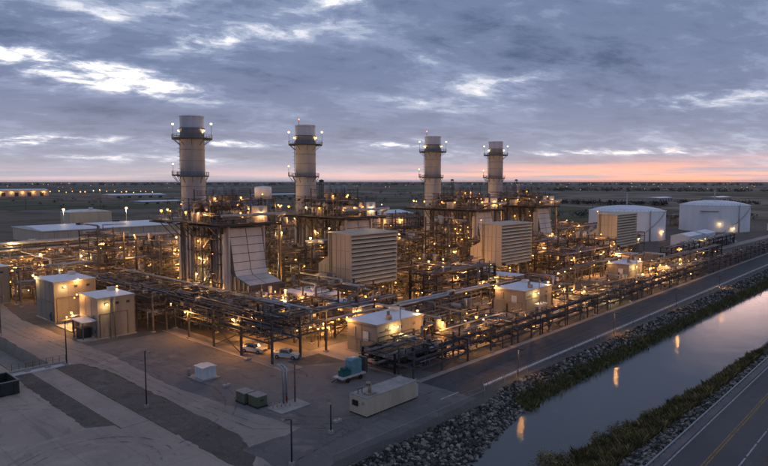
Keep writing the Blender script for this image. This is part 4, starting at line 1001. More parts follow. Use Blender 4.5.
# ---------------- buildings
def block_house(x0, x1, y0, y1, h, label, doors=(), win=(), seed=0, wall='beige_wall', seams=3.0, roofm='roof_white'):
    random.seed(seed)
    th = thing('block_house', label, 'building', (x0, y0, 0), 'tan block houses')
    box(th, 'plinth', 'concrete_pad', x0 - .3, x1 + .3, y0 - .3, y1 + .3, 0, .25)
    box(th, 'wall', wall, x0, x1, y0, y1, .25, h)
    b = MB(); b.box(x0 - .2, x1 + .2, y0 - .2, y1 + .2, h, h + .22); b.build('roof', roofm, th)
    b = MB(); b.box(x0 - .27, x1 + .27, y0 - .27, y0 - .2, h - .28, h + .2); b.box(x0 - .27, x0 - .2, y0 - .2, y1 + .27, h - .28, h + .2); b.build('roof_trim', 'beige_trim', th)
    n = max(2, int((x1 - x0) / seams))
    for i in range(1, n):
        x = x0 + (x1 - x0) * i / n; box(th, 'panel_joint', 'beige_trim', x - .05, x + .05, y0 - .035, y0, .3, h - .05)
    n = max(2, int((y1 - y0) / seams))
    for i in range(1, n):
        y = y0 + (y1 - y0) * i / n; box(th, 'panel_joint', 'beige_trim', x0 - .035, x0, y - .05, y + .05, .3, h - .05)
    for i in range(3): box(th, 'wall_vent', 'steel_dark', x0 + (x1 - x0) * (.18 + .3 * i), x0 + (x1 - x0) * (.18 + .3 * i) + .8, y0 - .06, y0 - .003, h - 1.7, h - 1.1)
    pipe(th, 'conduit', 'steel', [(x0 + .5, y0 - .1, .3), (x0 + .5, y0 - .1, h * .62), (x0 + (x1 - x0) * .8, y0 - .1, h * .62), (x0 + (x1 - x0) * .8, y0 - .1, .3)], .05, 5)
    pipe(th, 'conduit', 'steel', [(x0 - .1, y0 + .8, .3), (x0 - .1, y0 + .8, h * .5), (x0 - .1, y1 - .6, h * .5)], .05, 5)
    for i in range(2): box(th, 'junction_box', 'steel_light', x0 - .22, x0 - .003, y0 + 1.2 + 2.2 * i, y0 + 1.7 + 2.2 * i, 1.2, 2.0)
    box(th, 'roof_unit', 'clad', x1 - 2.6, x1 - 1.0, y1 - 2.8, y1 - 1.2, h + .22, h + 1.1)
    for x in (x0, x1): box(th, 'downspout', 'beige_trim', x - .07, x + .07, y0 - .14, y0 - .002, .3, h - .1)
    for (face, a, z0, w, hh, m_) in doors + win:
        nm = 'door' if z0 < .6 else 'window'
        if face == 'y':
            d = MB(); d.box(a, a + w, y0 - .07, y0 - .003, z0, z0 + hh); o = d.build(nm, m_, th)
            f = MB(); f.box(a - .08, a, y0 - .1, y0 - .002, z0, z0 + hh + .08); f.box(a + w, a + w + .08, y0 - .1, y0 - .002, z0, z0 + hh + .08); f.box(a, a + w, y0 - .1, y0 - .002, z0 + hh, z0 + hh + .08); f.build('frame', 'beige_trim', o)
        else:
            d = MB(); d.box(x0 - .07, x0 - .003, a, a + w, z0, z0 + hh); o = d.build(nm, m_, th)
            f = MB(); f.box(x0 - .1, x0 - .002, a - .08, a, z0, z0 + hh + .08); f.box(x0 - .1, x0 - .002, a + w, a + w + .08, z0, z0 + hh + .08); f.box(x0 - .1, x0 - .002, a, a + w, z0 + hh, z0 + hh + .08); f.build('frame', 'beige_trim', o)
    return th
def house_bay(x0, y0, L, D_, h, label, seed, w):
    th = block_house(x0, x0 + L, y0, y0 + D_, h, label, [('x', y0 + D_ * .55, .3, 1.1, 2.3, 'brass'), ('y', x0 + L * .62, .3, 1.1, 2.3, 'beige_trim')], [('x', y0 + D_ * .26, 3.0, 1.7, 2.0, 'white_paint'), ('x', y0 + D_ * .72, 3.6, .6, 1.8, 'beige_trim')], seed)
    pipe(th, 'roof_vent', 'steel_light', [(x0 + L * .42, y0 + 2.4, h), (x0 + L * .42, y0 + 2.4, h + 1.8)], .35, 8)
    pipe(th, 'mast', 'steel_light', [(x0 + L * .46, y0 - .5, 0), (x0 + L * .46, y0 - .5, h + 3.2)], .11, 6)
    part(th, 'roof_unit', 'box', 'brass', (x0 + L * .36, y0 + 1.4, h + .7), (1.0, .8, 1.0))
    box(th, 'conduit', 'steel', x0 + 1.2, x0 + 4.2, y0 - .22, y0 - .08, h - 1.7, h - 1.5)
    lamp(th, (x0 + L * .36, y0 - 1.1, h - .9), w, 'warm', .2, (x0 + L * .36, y0, h - .9))
    lamp(th, (x0 + L * .93, y0 + .5, h + 1.0), 170, 'warm', .26, (x0 + L * .93, y0 + .5, h + .1))
    lamp(th, (x0 - .9, y0 + D_ - .8, h + .8), 220, 'amber', .2, (x0, y0 + D_ - .8, h))
    tr = thing('transformer_cabinet', 'grey transformer cabinet against the tan block house ' + label.split('wall ')[1], 'cabinet', (x0 + 2.5, y0 - 3, 0))
    box(tr, 'pad', 'concrete_pad', x0 + 1.5, x0 + 6, y0 - 4.0, y0 - 1.6, .0, .3); box(tr, 'body', 'clad', x0 + 1.9, x0 + 5.6, y0 - 3.6, y0 - 1.9, .3, 3.0)
    box(tr, 'lid', 'clad', x0 + 1.75, x0 + 5.75, y0 - 3.75, y0 - 1.75, 3.0, 3.14); box(tr, 'door', 'steel_dark', x0 + 1.86, x0 + 1.9, y0 - 3.1, y0 - 2.5, .8, 2.4)
    for i in range(5): box(tr, 'cooling_fin', 'steel_light', x0 + 2.2 + .65 * i, x0 + 2.35 + .65 * i, y0 - 3.95, y0 - 3.6, .7, 2.5)
    for i in range(3): pipe(tr, 'bushing', 'brass', [(x0 + 3 + .8 * i, y0 - 2.7, 3.1), (x0 + 3 + .8 * i, y0 - 2.7, 3.9)], .12, 6)
house_bay(90.0, 86.0, 14.6, 8.6, 6.6, 'tan block house with lit wall nearest the plant road', 91, 520)
house_bay(146.3, 84.6, 14.6, 9.4, 6.4, 'tan block house with lit wall in the middle bay', 92, 460)
house_bay(218.0, 85.0, 12.6, 7.6, 6.5, 'tan block house with lit wall in the far bay', 93, 420)
th = block_house(57.2, 65.8, 142.4, 152.6, 9.3, 'nearer of two tan block houses by the street, with a canopy', [('y', 58.6, .3, 1.2, 2.3, 'beige_trim')], [('x', 144.5, 4.5, .5, .7, 'steel_dark')], 94)
box(th, 'canopy', 'roof_white', 53.9, 57.19, 143.0, 149.0, 4.2, 4.45)
for y in (143.3, 148.7): between(th, 'canopy_post', 'box', 'steel', (54.2, y, 0), (54.2, y, 4.2), .25)
box(th, 'condenser', 'steel_dark', 54.6, 56.8, 145.4, 148.2, 0, 2.4); box(th, 'entry_step', 'concrete_pad', 53.2, 56.8, 142.2, 144.6, 0, .35)
lamp(th, (58.9, 141.3, 8.0), 280, 'warm', .3, (58.9, 142.4, 8.0)); lamp(th, (56.4, 153.4, 8.4), 180, 'amber', .26, (57.2, 152.6, 8.4)); lamp(th, (55.9, 150.6, 9.6), 140, 'amber', .24, (57.2, 150.6, 9.6))
lamp(th, (66.0, 152, 10.2), 240, 'amber', .28, (65.5, 152, 9.5))
for x in (59.9, 60.9): pipe(th, 'wall_pipe', 'steel_light', [(x, 142.0, 0), (x, 142.0, 8.2), (x, 141.6, 9.2)], .14, 6)
th = block_house(56.4, 66.6, 166.6, 179.5, 10.4, 'farther of two tan block houses by the street, with a lamp on its corner', [('x', 168.5, .3, 1.2, 2.3, 'steel_dark')], [], 95)
lamp(th, (58.6, 165.5, 9.4), 280, 'warm', .3, (58.6, 166.6, 9.4)); lamp(th, (55.6, 179, 11.2), 320, 'amber', .26, (56.4, 179, 10.4)); lamp(th, (62, 165.7, 10.9), 200, 'amber', .22, (62, 166.6, 10.4))
lk = thing('pipe_skid', 'lit pipe skid standing between the two tan block houses', 'equipment skid', (57, 156, 0))
box(lk, 'base', 'concrete_pad', 55.5, 65, 154, 164, 0, .3)
for (x, y, s) in ((57.5, 156, 1.6), (60.5, 157, 1.3), (63, 160, 1.8)): part(lk, 'vessel', 'vessel', 'pipe', (x, y, 2.0), (s, s, 3.4))
pipe(lk, 'pipe', 'pipe', [(56.5, 155, .5), (56.5, 155, 3.6), (64, 155, 3.6), (64, 162, 3.6)], .22); pipe(lk, 'pipe', 'pipe_dull', [(56, 162, 1.5), (64.5, 162, 1.5)], .2)
rail_path(lk, [(55.6, 154.1, 3.9), (65, 154.1, 3.9)], 1.0); box(lk, 'walkway', 'grating', 55.6, 65, 153.2, 154.1, 3.75, 3.9)
for x in (55.8, 64.8): between(lk, 'post', 'h', 'steel', (x, 153.4, 0), (x, 153.4, 3.75), .25, .25)
lamp(lk, (56.2, 155.2, 4.6), 420, 'amber', .28, (56.5, 155, 3.6)); lamp(lk, (57.0, 160.5, 2.6), 320, 'amber', .26, (57, 160.5, .3))
th = block_house(47, 57.2, 205.2, 222, 10.8, 'tan block house cut by the left edge of the picture', [], [], 96)
lamp(th, (57.8, 206, 6.2), 160, 'amber', .24, (57.2, 206, 6.2))

wb = thing('white_roof_building', 'long low tan building with bright white roof at far left', 'building', (124, 380, 0))
box(wb, 'wall', 'beige', 124, 214, 380, 432, 0, 7.6); b = MB(); b.prism([(379.4, 7.6), (432.6, 7.6), (432.6, 8.0), (406, 9.6), (379.4, 8.0)], 0, 123.5, 214.5); b.build('roof', 'roof_white', wb)
box(wb, 'wall', 'beige_wall', 215, 235, 384, 420, 0, 9.4); box(wb, 'roof', 'roof_white', 214.6, 235.4, 383.6, 420.4, 9.4, 9.8)
box(wb, 'penthouse', 'beige', 172, 202, 470, 488, 0, 13.5); b = MB(); b.prism([(171.6, 13.5), (202.4, 13.5), (195, 14.8), (179, 14.8)], 1, 469.6, 488.4); b.build('roof', 'roof_white', wb)
for i in range(11): box(wb, 'wall_joint', 'beige_trim', 130 + 7.6 * i, 130.2 + 7.6 * i, 379.9, 380, .2, 7.5)
for (x, y) in ((150, 398), (178, 410), (200, 395)): box(wb, 'roof_unit', 'steel_dark', x, x + 3.4, y, y + 3, 8.4, 10.4)
part(wb, 'roof_vent', 'cyl', 'clad', (190, 478, 15.6), (3, 3, 2))
for (x, y, l) in ((157, 440, 'lamp mast left of the roof house on the white-roofed building'), (196, 432, 'lamp mast right of the roof house on the white-roofed building')):
    lm = thing('lamp_mast', l, 'lamp post', (x, y, 0), 'lamp masts'); pipe(lm, 'pole', 'galv', [(x, y, 0), (x, y, 17)], .18, 8)
    lamp(lm, (x, y - .5, 17.2), 2500, 'warm', .85, (x, y, 17)); 
tb = thing('turbine_hall', 'pale-roofed tan hall behind the nearest filter house', 'building', (298, 290, 0))
box(tb, 'wall', 'beige', 298, 342, 290, 318, 0, 13); b = MB(); b.prism([(289.5, 13), (318.5, 13), (318.5, 13.3), (304, 15.4), (289.5, 13.3)], 0, 297.5, 342.5); b.build('roof', 'roof_white', tb)
for i in range(7): box(tb, 'wall_joint', 'beige_trim', 303 + 5.6 * i, 303.2 + 5.6 * i, 289.9, 290, .2, 12.8)
lamp(tb, (310, 288.6, 9), 420, 'amber', .5, (310, 290, 9)); lamp(tb, (328, 288.6, 9), 420, 'amber', .5, (328, 290, 9)); part(tb, 'roof_vent', 'cyl', 'clad', (318, 304, 16), (2, 2, 1.8))
cb = thing('white_vent_drum', 'white cylindrical vent drum on a steel tower between first and second stacks', 'vessel', (136.5, 188, 0))
for x in (133.5, 139.5):
    for y in (185, 191): between(cb, 'leg', 'h', 'steel_dark', (x, y, 0), (x, y, 30), .5, .5)
for z in (10, 20, 29.6):
    b = MB(); b.box(132.5, 140.5, 184, 192, z - .2, z); b.build('platform', 'grating', cb); rail_path(cb, [(132.5, 184, z), (140.5, 184, z), (140.5, 192, z), (132.5, 192, z)], 1.1, True)
b = MB(); b.lathe((136.5, 188, 29.6), [(.01, 0), (3.1, 0), (3.1, 4.0), (2.9, 4.4), (.01, 4.7)], 24); b.build('drum', 'tank_white', cb, True)
lamp(cb, (140, 183.6, 27.4), 200, 'amber', .32, (140, 184, 27.4)); lamp(cb, (133, 183.6, 31.4), 0, 'amber', .26, (133, 184, 29.6))

# ---------------- storage tanks
def tank(cx, cy, r, h, label):
    th = thing('storage_tank', label, 'storage tank', (cx, cy, 0), 'storage tanks')
    b = MB(); b.lathe((cx, cy, 0), [(r + .6, 0), (r + .6, .5), (r, .5)], 64); b.build('ring_wall', 'concrete_pad', th)
    nc = 6
    for i in range(nc):
        b = MB(); z0, z1 = .5 + (h - .5) * i / nc, .5 + (h - .5) * (i + 1) / nc - .03
        b.lathe((cx, cy, 0), [(r - .05, z0), (r + .02 * (nc - i), z0 + .01), (r + .02 * (nc - i), z1), (r - .05, z1 + .03)], 72); b.build('shell_course', 'tank_white', th, False)
    b = MB(); b.lathe((cx, cy, h), [(r + .12, -.25), (r + .25, -.25), (r + .25, .05), (r - .1, .05)], 72); b.build('rim', 'tank_white', th)
    b = MB(); b.lathe((cx, cy, h), [(r - .1, -.05), (r * .85, r * .045), (r * .6, r * .098), (r * .3, r * .13), (.01, r * .142)], 64); b.build('roof', 'roof_white', th, True)
    b = MB(); n = 60
    pts = [(cx + (r - .2) * math.cos(6.2832 * i / n), cy + (r - .2) * math.sin(6.2832 * i / n), h) for i in range(n)]
    for p, q in zip(pts, pts[1:] + pts[:1]): b.bar((p[0], p[1], h + 1.1), (q[0], q[1], h + 1.1), .08); b.bar(p, (p[0], p[1], h + 1.1), .08)
    b.build('railing', 'steel_light', th)
    pipe(th, 'vent_mast', 'galv', [(cx, cy, h + r * .14), (cx, cy, h + r * .14 + 1.2), (cx, cy, h + r * .14 + 7.5)], .45, 8)
    b = MB(); b.bar((cx, cy, h + r * .14 + 2), (cx + r - 1, cy - 1, h + .8), 1.0, .15); b.bar((cx, cy + .4, h + r * .14 + 3), (cx + r - 1, cy - .6, h + 1.8), .08); b.build('roof_walkway', 'steel_light', th)
    b = MB()                                             # helical stair on the side facing the plant road
    for i in range(70):
        a = -2.6 + i * .014 * 1.1; z = .6 + (h - .6) * i / 70
        b.bar((cx + r * math.cos(a) * 1.005, cy + r * 1.005 * math.sin(a), z), (cx + (r + .9) * math.cos(a), cy + (r + .9) * math.sin(a), z), .3, .06)
        if i % 3 == 0: b.bar((cx + (r + .9) * math.cos(a), cy + (r + .9) * math.sin(a), z), (cx + (r + .9) * math.cos(a), cy + (r + .9) * math.sin(a), z + 1.1), .06)
    b.build('spiral_stair', 'steel_light', th)
    a = -2.15; pipe(th, 'riser_pipe', 'pipe', [(cx + (r + .5) * math.cos(a), cy + (r + .5) * math.sin(a), .3), (cx + (r + .5) * math.cos(a), cy + (r + .5) * math.sin(a), h + .6)], .35, 8)
    b = MB(); a = -2.75
    b.bar((cx + (r + .2) * math.cos(a), cy + (r + .2) * math.sin(a), h - 4), (cx + (r + 1.4) * math.cos(a - .5), cy + (r + 1.4) * math.sin(a - .5), h - 4), 2., .2); b.build('side_platform', 'steel_dark', th)
    return th
tk = tank(388, 153.7, 22.5, 18.0, 'white domed storage tank partly behind the far filter house')
for (a, z) in ((-1.7, 6), (-2.9, 4)): lamp(tk, (388 + 23.6 * math.cos(a), 153.7 + 23.6 * math.sin(a), z), 110, 'amber', .4, (388 + 22.6 * math.cos(a), 153.7 + 22.6 * math.sin(a), z))
tk = tank(498, 133, 23.0, 19.0, 'white domed storage tank furthest right')
for (a, z) in ((-2.35, 3.4), (-2.72, 6.5)): lamp(tk, (498 + 24.8 * math.cos(a), 133 + 24.8 * math.sin(a), z), 170, 'warm', .42, (498 + 23.0 * math.cos(a), 133 + 23.0 * math.sin(a), z))
def low_tank(x0, x1, y0, y1, h, label):
    th = thing('white_shed', label, 'shed', (x0, y0, 0), 'white sheds by the tanks')
    box(th, 'wall', 'tank_white', x0, x1, y0, y1, 0, h); b = MB(); b.prism([(y0 - .3, h), (y1 + .3, h), ((y0 + y1) / 2, h + 1.4)], 0, x0 - .3, x1 + .3); b.build('roof', 'roof_white', th)
    box(th, 'door', 'clad', x0 + 3, x0 + 5, y0 - .06, y0 - .002, 0, 2.4)
low_tank(364, 386, 109, 119, 5.6, 'white gabled shed in front of the storage tanks, the left one'); low_tank(388, 405, 107, 118, 5.8, 'white gabled shed in front of the storage tanks, the right one')
low_tank(524, 538, 96, 104, 5, 'small white shed right of the furthest tank at the picture edge')

for (x0, x1, y0, y1, l) in ((107.5, 139, 86.2, 87.2, 'low pale bund wall and cable tray in the nearest bay'), (164, 214, 86.6, 87.4, 'low pale bund wall and cable tray in the middle bay'), (236, 296, 83, 83.8, 'low pale bund wall and cable tray in the far bay')):
    bw = thing('cable_trench_bund', l, 'bund', (x0, y0, 0), 'bund walls in the turbine bays')
    box(bw, 'wall', 'concrete_pad', x0, x1, y0, y0 + .35, 0, 1.3); box(bw, 'coping', 'kerb', x0 - .1, x1 + .1, y0 - .08, y0 + .43, 1.3, 1.42); box(bw, 'cable_tray', 'galv', x0, x1, y0 + .6, y1 + .3, .9, 1.05)
    n = int((x1 - x0) / 9)
    for i in range(n): lamp(bw, (x0 + 4 + 9 * i, y0 - .5, 2.6), 300, 'warm' if i % 2 else 'amber', .24, (x0 + 4 + 9 * i, y0 + .2, 1.4))

# ---------------- yard equipment
# shipping-style equipment container by the road
ct = thing('equipment_container', 'long tan corrugated equipment container beside the plant road', 'container', (65.4, 64.6, 0))
x0, x1, y0, y1, h = 65.4, 77.2, 64.6, 68.3, 2.95
box(ct, 'skid', 'steel_dark', x0, x1, y0, y1, .02, .22); box(ct, 'body', 'beige', x0, x1, y0, y1, .22, h)
b = MB(); b.box(x0 - .05, x1 + .05, y0 - .05, y1 + .05, h, h + .1); b.build('roof', 'concrete_pad', ct)
for i in range(30): box(ct, 'corrugation', 'beige', x0 + .2 + .385 * i, x0 + .38 + .385 * i, y0 - .04, y0, .3, h - .1)
for i in range(9): box(ct, 'corrugation', 'beige', x0 - .04, x0, y0 + .2 + .4 * i, y0 + .38 + .4 * i, .3, h - .1)
box(ct, 'end_cabinet', 'clad', x1 + .05, x1 + .8, y0 + .3, y1 - .6, .2, 2.2); box(ct, 'louvre', 'black', x0 - .3, x0 - .05, y0 + 1.8, y0 + 2.9, 1.5, 2.3); box(ct, 'sign_plate', 'teal', x0 - .06, x0 - .045, y0 + .5, y0 + 1.0, 1.9, 2.3)
box(ct, 'vent_stool', 'steel', x0 + .5, x0 + 1.5, y0 + 2.3, y0 + 2.45, h + .9, h + 1.0)
for a in (.5, 1.4): between(ct, 'stool_leg', 'box', 'steel', (x0 + a, y0 + 2.37, h), (x0 + a, y0 + 2.37, h + .95), .1)
part(ct, 'roof_base', 'box', 'brass', (x0 + 1.9, y0 + 1.2, h + .2), (1.6, 1.3, .3)); pipe(ct, 'roof_exhaust', 'brass', [(x0 + 1.9, y0 + 1.2, h), (x0 + 1.9, y0 + 1.2, h + 1.7)], .28, 10); part(ct, 'exhaust_cap', 'cyl', 'brass', (x0 + 1.7, y0 + 1.3, h + 1.8), (.8, .8, .4))
# pump trailer with teal tank
tr = thing('pump_trailer', 'low flat trailer carrying a teal tank and dark green pump', 'trailer', (76.5, 81, 0))
box(tr, 'deck', 'clad', 73.6, 79.6, 78.8, 81.2, .75, 1.0)
for x in (75.0, 78.2):
    for y in (78.75, 81.25): part(tr, 'wheel', 'cyl', 'rubber', (x, y, .42), (.84, .84, .28), (R(90), 0, 0))
b = MB(); b.prism([(76.4, 1.0), (78.9, 1.0), (78.9, 3.5), (78.5, 3.8), (76.8, 3.8), (76.4, 3.5)], 1, 79.2, 80.9); tkb = b.build('tank', 'teal', tr); b = MB(); b.box(77.2, 78.1, 79.7, 80.4, 3.8, 3.95); b.build('lid', 'white_paint', tkb)
box(tr, 'pump', 'teal_dark', 74.4, 76.0, 79.3, 80.7, 1.0, 2.0); part(tr, 'motor', 'cyl', 'teal_dark', (75.2, 80, 2.2), (.8, .8, 1.2), (0, R(90), 0))
pipe(tr, 'drawbar', 'steel_dark', [(73.7, 80, .85), (72.2, 80, .5)], .08, 6); box(tr, 'valve_stand', 'steel', 79.7, 80.3, 79.0, 80.8, .7, 3.6)
# white portable shed
ws = thing('white_equipment_box', 'white square equipment box standing alone in the yard', 'equipment box', (58, 99, 0))
box(ws, 'pad', 'concrete_pad', 57.0, 61.2, 98.2, 103.2, .0, .14); box(ws, 'body', 'white_paint', 57.9, 60.6, 98.8, 101.6, .14, 2.2)
b = MB(); b.prism([(57.75, 2.2), (60.75, 2.2), (60.75, 2.26), (59.25, 2.42), (57.75, 2.26)], 1, 98.65, 101.75); b.build('lid', 'white_paint', ws)
for y in (99.7, 100.7): box(ws, 'panel_joint', 'clad', 57.87, 57.9, y - .03, y + .03, .2, 2.15)
for x in (58.8, 59.7): box(ws, 'panel_joint', 'clad', x - .03, x + .03, 98.77, 98.8, .2, 2.15)
part(ws, 'meter', 'vessel', 'pipe', (57.4, 102.8, .9), (.7, .7, 1.6))
def green_unit(x0, y0, label):
    th = thing('green_cabinet', label, 'cabinet', (x0, y0, 0), 'green cabinets in the yard')
    box(th, 'skid', 'steel_dark', x0 - .1, x0 + 2.0, y0 - .1, y0 + 2.5, .02, .25); box(th, 'body', 'green_box', x0, x0 + 1.9, y0, y0 + 2.4, .25, 1.8)
    b = MB(); b.box(x0 - .08, x0 + 1.98, y0 - .08, y0 + 2.48, 1.8, 1.92); b.build('lid', 'concrete_pad', th)
    for i in range(3): box(th, 'door', 'green_box', x0 - .04, x0, y0 + .1 + .76 * i, y0 + .78 + .76 * i, .4, 1.72)
    box(th, 'sign_plate', 'orange', x0 - .06, x0 - .042, y0 + 1.5, y0 + 1.75, 1.1, 1.4); box(th, 'handle', 'black', x0 + .6, x0 + 1.2, y0 - .05, y0, 1.1, 1.25)
green_unit(55.9, 82.9, 'dark green cabinet, left of the pair on the skid'); green_unit(56.3, 80.0, 'dark green cabinet, right of the pair on the skid')
vp = thing('vent_pipe_pair', 'pair of tall white pipes bent at the top, in the yard', 'pipes', (61, 79, 0))
box(vp, 'pad', 'concrete_pad', 57.5, 63.5, 75.3, 79.2, 0, .1)
for i, x in enumerate((60.6, 61.2)): pipe(vp, 'vent_pipe', 'galv', [(x, 78.8, .1), (x, 78.8, 5.6), (x - .1, 79.5, 6.1), (x - .1, 80.2, 6.1)], .17, 10)
for i in range(3): part(vp, 'valve', 'vessel', 'red_dull', (61.0, 78.5, .6 + .25 * i), (.35, .35, .4))
for i in range(5): pipe(vp, 'stub_pipe', 'galv', [(58.2 + i * .6, 78.4 - .3 * i, .1), (58.2 + i * .6, 78.4 - .3 * i, .9)], .07, 6)
mp = thing('marker_mast', 'slim mast with orange bands beside the white pipes', 'pole', (62.3, 78.0, 0))
pipe(mp, 'pole', 'steel', [(62.3, 78, 0), (62.3, 78, 6.4)], .12, 8)
for z in (2.8, 5.1, 6.3): part(mp, 'band', 'cyl', 'orange', (62.3, 78, z), (.34, .34, .3))
# street lamps (unlit posts and lit heads) in the yard
def lamp_post(u, v, h, label, lit=False, arm=(0, -1.2)):
    th = thing('street_lamp', label, 'street lamp', (u, v, 0), 'lamp posts along the street')
    box(th, 'base', 'concrete_pad', u - .3, u + .3, v - .3, v + .3, 0, .5); pipe(th, 'pole', 'steel_dark', [(u, v, .4), (u, v, h)], .11, 8)
    b = MB(); b.bar((u, v, h), (u + arm[0], v + arm[1], h + .1), .09); b.build('arm', 'steel_dark', th)
    b = MB(); c = (u + arm[0], v + arm[1], h + .1); b.prism([(c[0] - .2, c[2] - .06), (c[0] + .2, c[2] - .06), (c[0] + .12, c[2] + .1), (c[0] - .12, c[2] + .1)], 1, c[1] - .4, c[1] + .3); b.build('head', 'lamp_amber' if lit else 'brass', th)
lamp_post(44.6, 93.4, 9.2, 'dark lamp post on the dirt strip beside the street'); lamp_post(44.6, 126.6, 8.8, 'dark lamp post at the footbridge railing')
lamp_post(43.3, 163.3, 9.0, 'dark lamp post at the left edge beside the drainage channel', arm=(.9, 0)); lamp_post(47.6, 60.4, 6.0, 'dark lamp post at the bottom edge of the picture', arm=(-.9, .6))
lamp_post(57.8, 64.3, 4.2, 'short dark post in the yard right of the bottom lamp post', arm=(0, .3))
# footbridge railing over the head of the channel
fb = thing('channel_headwall', 'concrete headwall with pipe railing at the end of the drainage channel', 'headwall', (36, 129, 0))
box(fb, 'wall', 'concrete_pad', 35.2, 45.4, 128.3, 129.1, -.4, .5); box(fb, 'cap', 'kerb', 35.2, 45.4, 126.6, 128.29, .0, .16)
for i in range(9): between(fb, 'rail_post', 'cyl', 'steel', (35.6 + 1.2 * i, 128.7, .5), (35.6 + 1.2 * i, 128.7, 1.7), .1)
for z in (1.1, 1.7): between(fb, 'rail', 'cyl', 'brass', (35.6, 128.7, z), (45.2, 128.7, z), .08)
for (x, y) in ((37.5, 127.3), (41, 127.2), (44.3, 127.5)): box(fb, 'debris_block', 'concrete_pad', x, x + .9, y, y + .5, .16, .45)
bn = thing('open_top_bin', 'dark open-topped steel bin at the left edge of the picture', 'bin', (20, 115.6, 0))
b = MB(); X0, X1, Y0, Y1, hh = 20, 33.0, 115.6, 122.0, 2.3
b.box(X0, X1, Y0, Y0 + .18, .1, hh); b.box(X0, X1, Y1 - .18, Y1, .1, hh); b.box(X0, X0 + .18, Y0 + .18, Y1 - .18, .1, hh); b.box(X1 - .18, X1, Y0 + .18, Y1 - .18, .1, hh); b.box(X0 + .18, X1 - .18, Y0 + .18, Y1 - .18, .1, .3); b.build('body', 'bin_green', bn)
b = MB(); b.box(X0 - .06, X1 + .06, Y0 - .06, Y0 + .2, hh, hh + .14); b.box(X0 - .06, X1 + .06, Y1 - .2, Y1 + .06, hh, hh + .14); b.box(X1 - .2, X1 + .06, Y0 + .2, Y1 - .2, hh, hh + .14); b.box(X0 - .06, X0 + .2, Y0 + .2, Y1 - .2, hh, hh + .14); b.build('rim', 'steel_light', bn)
for i in range(7): box(bn, 'side_rib', 'bin_green', X0 + .5 + 1.95 * i, X0 + .7 + 1.95 * i, Y0 - .12, Y0, .15, hh)
box(bn, 'load', 'concrete_pad', X0 + .3, X1 - 3, Y0 + .3, Y1 - .3, .3, 1.7)
# rubble and small clutter on the dirt
b = MB()
items = []
for i in range(420):
    if rnd() < .5: u, v_ = ru(42.8, 48.2), ru(66, 126)
    elif rnd() < .5: u, v_ = ru(35.4, 38), ru(92, 126)
    else: u, v_ = ru(55, 70), ru(62, 66)
    s = ru(.06, .2); items.append(((u, v_, .02), (s, s, s * .7), (ru(0, 6), ru(-.4, .4))))
o = scatter('dirt_rubble', 'rubble', items, ROCKS); o['label'] = 'small stones strewn over the dirt strips'; o['category'] = 'rubble'
# low red marker posts along the pale kerb
for i in range(9):
    u = 90.5 + i * (5 if i < 3 else 11); s_ = ('first', 'second', 'third', 'fourth', 'fifth', 'sixth', 'seventh', 'eighth', 'ninth')[i]
    mk = thing('marker_post', 'short red marker post on the pale road kerb, %s from the gate end' % s_, 'marker post', (u, 59.4, 0), 'marker posts along the kerb')
    between(mk, 'post', 'cyl', 'red_dull', (u, 59.4, 0), (u, 59.4, .75), .1); between(mk, 'cap', 'cyl', 'concrete_pad', (u, 59.4, .75), (u, 59.4, .83), .11)

